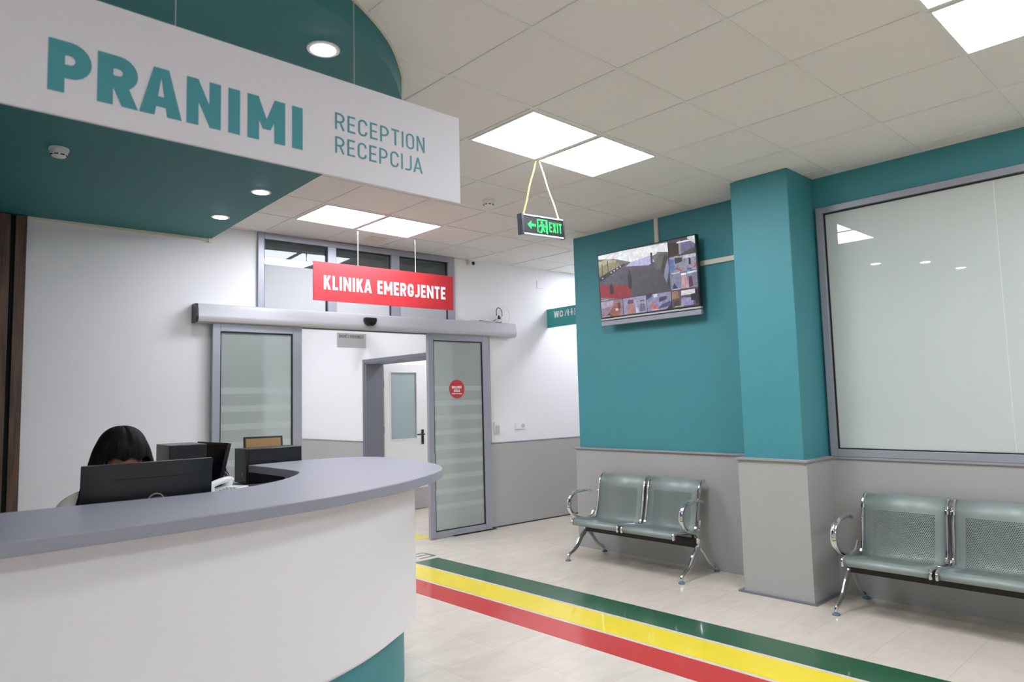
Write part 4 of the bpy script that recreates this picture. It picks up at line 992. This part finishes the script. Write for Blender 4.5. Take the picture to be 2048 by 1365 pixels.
kb.build('keypad', M['sign_grey'], t, bevel=0.001)
cc = [(-0.052, -0.095, 0.045)]
for i in range(160):
    q = i / 159; a = i * 0.75
    cc.append((-0.098 - 0.015 * sin(q * pi) + 0.006 * cos(a), -0.11 + 0.17 * q, 0.015 + 0.02 * (1 - q) + 0.006 * sin(a) + .01))
MB().tube(cc, 0.0016, 5).build('coiled_cord', M['white_plastic'], t)
# tangle of black leads hanging from the sideways monitor
tb = MB(); o_ = (1.66, 4.22, 0.97)
for k in range(4):
    pts = []
    for q in range(41):
        f = q / 40; a = f * (4 + k) * 2 * pi * 0.5 + k * 1.7
        swing = 0.016 * sin(f * pi)
        pts.append((-0.035 + 0.02 * f + 0.006 * k + swing * cos(a), 0.03 - 0.05 * f - swing * sin(a), 0.150 - 0.143 * f + 0.012 * sin(a * 1.3) * sin(f * pi)))
    tb.tube(pts, 0.0028, 6)
tag(tb.build('cable_bundle', M['gasket'], loc=(1.61, 4.19, 0.97)), 'tangled black leads hanging beside the telephone', 'cables', kind='stuff')

# ------------------------------------------------------------------ office chair and the seated person
PO = (0.925, 3.80, 0.0)
t = thing('office_chair', 'black office chair under the person behind the counter', 'chair', (PO[0], PO[1] + 0.06, 0))
MB().box(-0.23, -0.22, 0.475, 0.23, 0.22, 0.53).build('seat', M['chair_fabric'], t, bevel=0.03, seg=3)
MB().box(-0.20, 0.22, 0.56, 0.20, 0.27, 0.98).build('backrest', M['chair_fabric'], t, bevel=0.025, seg=3)
MB().tube([(0, 0.12, 0.47), (0, 0.27, 0.47), (0, 0.285, 0.6)], 0.018, 8).build('back_bracket', M['gasket'], t)
MB().lathe([(0.03, 0.08), (0.03, 0.30), (0.018, 0.30), (0.018, 0.475)], n=14).build('gas_lift', M['gasket'], t)
for k in range(5):
    a = 2 * pi * k / 5 + 0.3
    lg = MB().tube([(0.02 * cos(a), 0.02 * sin(a), 0.10), (0.27 * cos(a), 0.27 * sin(a), 0.065)], [0.02, 0.014], 8).build('leg', M['gasket'], t)
    MB().lathe([(0.024, -0.02), (0.024, 0.02)], (0.27 * cos(a), 0.27 * sin(a), 0.026), 12, 'x').build('caster', M['gasket'], lg)

def skin_mesh(name, verts, edges, m, parent=None, loc=None, root=0, sub=2):
    """verts: (x, y, z, rx, ry)"""
    me = bpy.data.meshes.new(name); me.from_pydata([v[:3] for v in verts], edges, []); me.materials.append(m)
    o = bpy.data.objects.new(name, me); COL.objects.link(o)
    sk = o.modifiers.new('skin', 'SKIN'); sk.use_smooth_shade = True; sk.branch_smoothing = 0.3
    for d, v in zip(me.skin_vertices[0].data, verts):
        d.radius = (v[3], v[4]); d.use_root = False
    me.skin_vertices[0].data[root].use_root = True
    sb = o.modifiers.new('subdivision', 'SUBSURF'); sb.levels = sub; sb.render_levels = sub
    if parent: o.parent = parent
    elif loc: o.location = loc
    return o
V_, E_ = [], []
def bone(pts, start=None):
    prev = start
    for p in pts:
        V_.append(p if len(p) == 5 else (*p, p[3])); i = len(V_) - 1
        if prev is not None: E_.append((prev, i))
        prev = i
    return prev
pel = bone([(0, 0.02, 0.60, 0.14, 0.11)])
chest = bone([(0, 0.02, 0.74, 0.125, 0.095), (0, 0.0, 0.88, 0.135, 0.10), (0, -0.02, 1.00, 0.135, 0.095)], pel)
neck = bone([(0, -0.03, 1.075, 0.07, 0.06), (0, -0.05, 1.125, 0.048, 0.05)], chest)
skull = bone([(0, -0.075, 1.165, 0.058, 0.07), (0, -0.085, 1.225, 0.074, 0.09), (0, -0.08, 1.285, 0.076, 0.092), (0, -0.07, 1.335, 0.055, 0.066)], neck)
for sx in (-1, 1):
    sh_ = bone([(sx * 0.125, -0.015, 1.045, 0.055, 0.055), (sx * 0.185, -0.01, 1.025, 0.052, 0.052), (sx * 0.225, -0.07, 0.91, 0.045, 0.045), (sx * 0.235, -0.12, 0.815, 0.040, 0.040), (sx * 0.20, -0.25, 0.80, 0.034, 0.034), (sx * 0.15, -0.35, 0.785, 0.026, 0.024)], chest)
    palm = bone([(sx * 0.135, -0.385, 0.782, 0.034, 0.018), (sx * 0.125, -0.42, 0.782, 0.036, 0.016)], sh_)
    for k, ln in enumerate((0.062, 0.074, 0.080, 0.072)):
        fx = sx * (0.125 + (k - 1.5) * -0.019 * -1)
        bone([(fx, -0.45, 0.784, 0.0090, 0.0085), (fx, -0.45 - ln * .5, 0.788, 0.0085, 0.0080), (fx - sx * 0.002, -0.45 - ln * .85, 0.778, 0.0075, 0.0070)], palm)
    bone([(sx * 0.095, -0.405, 0.778, 0.012, 0.011), (sx * 0.078, -0.435, 0.774, 0.010, 0.010), (sx * 0.07, -0.46, 0.771, 0.008, 0.008)], palm - 1)
    hip = bone([(sx * 0.09, 0.0, 0.60, 0.092, 0.085), (sx * 0.10, -0.20, 0.605, 0.078, 0.075), (sx * 0.10, -0.40, 0.58, 0.06, 0.058), (sx * 0.10, -0.41, 0.45, 0.052, 0.055), (sx * 0.10, -0.37, 0.30, 0.050, 0.052), (sx * 0.10, -0.34, 0.11, 0.034, 0.036), (sx * 0.10, -0.35, 0.055, 0.036, 0.04)], pel)
    bone([(sx * 0.10, -0.43, 0.036, 0.036, 0.028), (sx * 0.105, -0.50, 0.028, 0.030, 0.020)], hip)
per = skin_mesh('person', V_, E_, M['skin'], loc=PO, root=pel)
tag(per, 'person with long dark hair and cream coat sitting behind the monitor, head bowed', 'person')
# face
fc = MB().lathe([(0.004, 0.0), (0.012, 0.012), (0.011, 0.03), (0.004, 0.055)], (0, -0.176, 1.155), 10); fc.build('nose', M['skin'], per)
for sx in (-1, 1):
    MB().lathe([(0.0, -0.012), (0.010, -0.008), (0.012, 0.0), (0.008, 0.009), (0, 0.012)], (sx * 0.032, -0.156, 1.200), 12).build('eye', M['eye'], per)
    MB().lathe([(0.010, -0.012), (0.026, -0.004), (0.024, 0.006), (0.006, 0.010)], (sx * 0.078, -0.07, 1.23), 12, 'x').build('ear', M['skin'], per)
MB().tube([(-0.024, -0.148, 1.138), (0, -0.156, 1.135), (0.024, -0.148, 1.138)], [0.003, 0.006, 0.003], 8).build('mouth', mat('lips', (176, 96, 90), 0.45), per)
# hair: a cap with a fringe that falls long at the sides and back
hm = MB(); n = 72; rows = 22; vs = []
for j in range(rows + 1):
    for i in range(n):
        a = 2 * pi * i / n; f = j / rows; ca = cos(a); front = max(0.0, ca)      # a = 0 looks along -y
        zb = 1.232 + 0.008 * sin(a * 9) if ca > 0.60 else (1.232 - 0.32 * min(1.0, (0.60 - ca) * 2.2))
        zt = 1.388
        if f < 0.5:
            q = f / 0.5 * pi / 2; rr = sin(q) ** 0.86; z = 1.262 + (zt - 1.262) * cos(q)
        else:
            rr = 1.0; z = 1.262 + (zb - 1.262) * (f - 0.5) / 0.5
        side = 1.0 if ca < 0.55 else max(0.0, (0.75 - ca) / 0.2)
        drop = max(0, 1.31 - z)
        strand = 1 + (0.020 * sin(a * 13 + 2.0 * f) + 0.012 * sin(a * 29 + 1.3)) * min(1, f * 1.6)
        part = 1 - 0.10 * math.exp(-((a if a < pi else a - 2 * pi) / 0.10) ** 2) * (1 if f < .45 else 0)
        x = 0.112 * rr * strand * sin(a) + 0.27 * drop * side * sin(a)
        y = -0.068 - 0.122 * rr * strand * part * ca - 0.10 * drop * side * (ca if ca < 0 else 0)
        vs.append((x, y, z - (1 - part) * 0.05))
fs = [(j * n + i, j * n + (i + 1) % n, (j + 1) * n + (i + 1) % n, (j + 1) * n + i) for j in range(rows) for i in range(n)]
hm.add(vs, fs)
ho = hm.build('hair', M['hair'], per)
sol = ho.modifiers.new('thickness', 'SOLIDIFY'); sol.thickness = 0.012; sol.offset = -1
sb = ho.modifiers.new('subdivision', 'SUBSURF'); sb.levels = 1; sb.render_levels = 2
# coat
V_, E_ = [], []
a = bone([(0, 0.02, 0.60, 0.165, 0.135)])
b = bone([(0, 0.02, 0.76, 0.155, 0.12), (0, 0.0, 0.90, 0.16, 0.12), (0, -0.015, 1.005, 0.155, 0.11), (0, -0.02, 1.06, 0.085, 0.075)], a)
for sx in (-1, 1):
    bone([(sx * 0.135, -0.01, 1.045, 0.068, 0.066), (sx * 0.20, -0.01, 1.02, 0.068, 0.066), (sx * 0.242, -0.07, 0.90, 0.062, 0.060), (sx * 0.25, -0.125, 0.81, 0.055, 0.054), (sx * 0.21, -0.25, 0.80, 0.048, 0.046), (sx * 0.165, -0.33, 0.79, 0.040, 0.038)], b - 1)
skin_mesh('coat', V_, E_, M['coat'], per, root=0)
V_, E_ = [], []
a = bone([(0, 0.02, 0.585, 0.16, 0.12)])
for sx in (-1, 1):
    bone([(sx * 0.09, 0.0, 0.60, 0.105, 0.098), (sx * 0.10, -0.20, 0.605, 0.09, 0.085), (sx * 0.10, -0.40, 0.58, 0.072, 0.068), (sx * 0.10, -0.41, 0.45, 0.064, 0.066), (sx * 0.10, -0.37, 0.30, 0.062, 0.064), (sx * 0.10, -0.345, 0.10, 0.052, 0.055)], a)
skin_mesh('trousers', V_, E_, M['trousers'], per, root=0)
for sx in (-1, 1):
    sm_ = MB().prism([(-0.045, -0.54), (0.045, -0.54), (0.05, -0.45), (0.042, -0.29), (-0.042, -0.29), (-0.05, -0.45)], 0.0, 0.075)
    sm_.v = [(x + sx * 0.102, y, z * (0.72 if y < -0.44 else 1)) for x, y, z in sm_.v]
    sm_.build('shoe', M['shoe'], per, bevel=0.02, seg=3)

# ------------------------------------------------------------------ perforated steel benches
prof = catmull([(-0.256, 0.325), (-0.262, 0.348), (-0.246, 0.368), (-0.20, 0.372), (-0.12, 0.364), (-0.03, 0.352), (0.03, 0.348), (0.062, 0.362), (0.084, 0.405), (0.104, 0.48), (0.120, 0.56), (0.132, 0.63), (0.147, 0.685), (0.172, 0.722), (0.20, 0.742), (0.222, 0.744), (0.232, 0.735)], 5)
plen = [0.0]
for p, q in zip(prof, prof[1:]): plen.append(plen[-1] + math.dist(p, q))
SW = 0.50
def bench(label, yc, n, gap):
    t = thing('waiting_bench', label, 'bench', (5.0, yc, 0), R_(-90), 'perforated steel waiting benches')
    tot = n * SW + (n - 1) * gap
    xs = [-tot / 2 + i * (SW + gap) for i in range(n)]
    seat0 = None
    for x in xs:
        if seat0 is None:
            mb = MB(); uv = []; vs = []
            K = 2
            for k in range(K + 1):
                for (y, z), l in zip(prof, plen):
                    vs.append((SW * k / K, y, z)); uv.append((SW * k / K, l))
            m_ = len(prof)
            mb.add(vs, [(k * m_ + i, k * m_ + i + 1, (k + 1) * m_ + i + 1, (k + 1) * m_ + i) for k in range(K) for i in range(m_ - 1)])
            mb.uv = uv
            s = mb.build('seat', M['perf'], t); s['label'] = 'perforated grey steel seat and back in one sheet'
            so = s.modifiers.new('thickness', 'SOLIDIFY'); so.thickness = 0.0022; so.offset = 0
            for xe, q_ in ((-0.007, 0), (SW + 0.007, 0)):
                q = offset_path(prof, -0.003)
                MB().tube([(xe, y, z) for y, z in q], 0.0165, 10, flat=0.72).build('side_rail', M['chrome'], s)
                for i in (36, 58):
                    MB().tube([(xe, y, z) for y, z in q[i - 1:i + 2]], 0.0195, 10, flat=0.8).build('clamp', M['chrome'], s)
                MB().box(xe - 0.003, 0.0, 0.29, xe + 0.003, 0.03, 0.338).build('seat_bracket', M['beam'], s)
            seat0 = s
        else:
            s = copy_tree(seat0, t)
        s.location = (x, 0, 0)
    L = tot / 2 + 0.055
    MB().box(-L, -0.02, 0.232, L, 0.035, 0.300).build('beam', M['beam'], t, bevel=0.004)
    for sx in (-1, 1):
        xe = sx * (L + 0.012)
        arm = catmull([(0.085, 0.585), (0.03, 0.604), (-0.06, 0.604), (-0.14, 0.598), (-0.20, 0.565), (-0.228, 0.505), (-0.215, 0.445), (-0.165, 0.395), (-0.10, 0.365), (-0.04, 0.350), (0.0, 0.32), (0.005, 0.27)], 6)
        MB().tube([(xe, y, z) for y, z in arm], [0.012 + 0.006 * sin(pi * i / (len(arm) - 1)) for i in range(len(arm))], 10, flat=1.25).build('armrest', M['chrome'], t)
        br = MB().tube([(xe, -0.06, 0.352), (xe - sx * .01, 0.02, 0.352), (xe - sx * .02, 0.06, 0.375), (xe - sx * .03, 0.088, 0.43)], 0.011, 8)
        br.build('arm_bracket', M['chrome'], t)
        for sy, foot in ((-1, -0.262), (1, 0.252)):
            lp = catmull([(0.008, 0.305), (0.006 + sy * 0.012, 0.245), (sy * 0.075, 0.185), (sy * 0.15, 0.10), (foot * .92, 0.052), (foot, 0.018)], 6)
            kk = len(lp)
            lo = MB().tube([(xe, y, z) for y, z in lp], [0.027 - 0.013 * (i / (kk - 1)) for i in range(kk)], 10, flat=0.8).build('leg', M['chrome'], t)
            fp = MB().lathe([(0.025, 0.0), (0.026, 0.006), (0.020, 0.012), (0.010, 0.018), (0.008, 0.03)], (xe, foot, 0), 18).build('foot_pad', M['pad'], lo)
            fp['label'] = 'round blue-grey levelling foot'
    return t
bench('two-seat perforated steel bench with chrome arms under the television', 3.80, 2, 0.06)
bench('longer perforated steel bench with chrome arms under the big frosted window', 1.155, 3, 0.05)
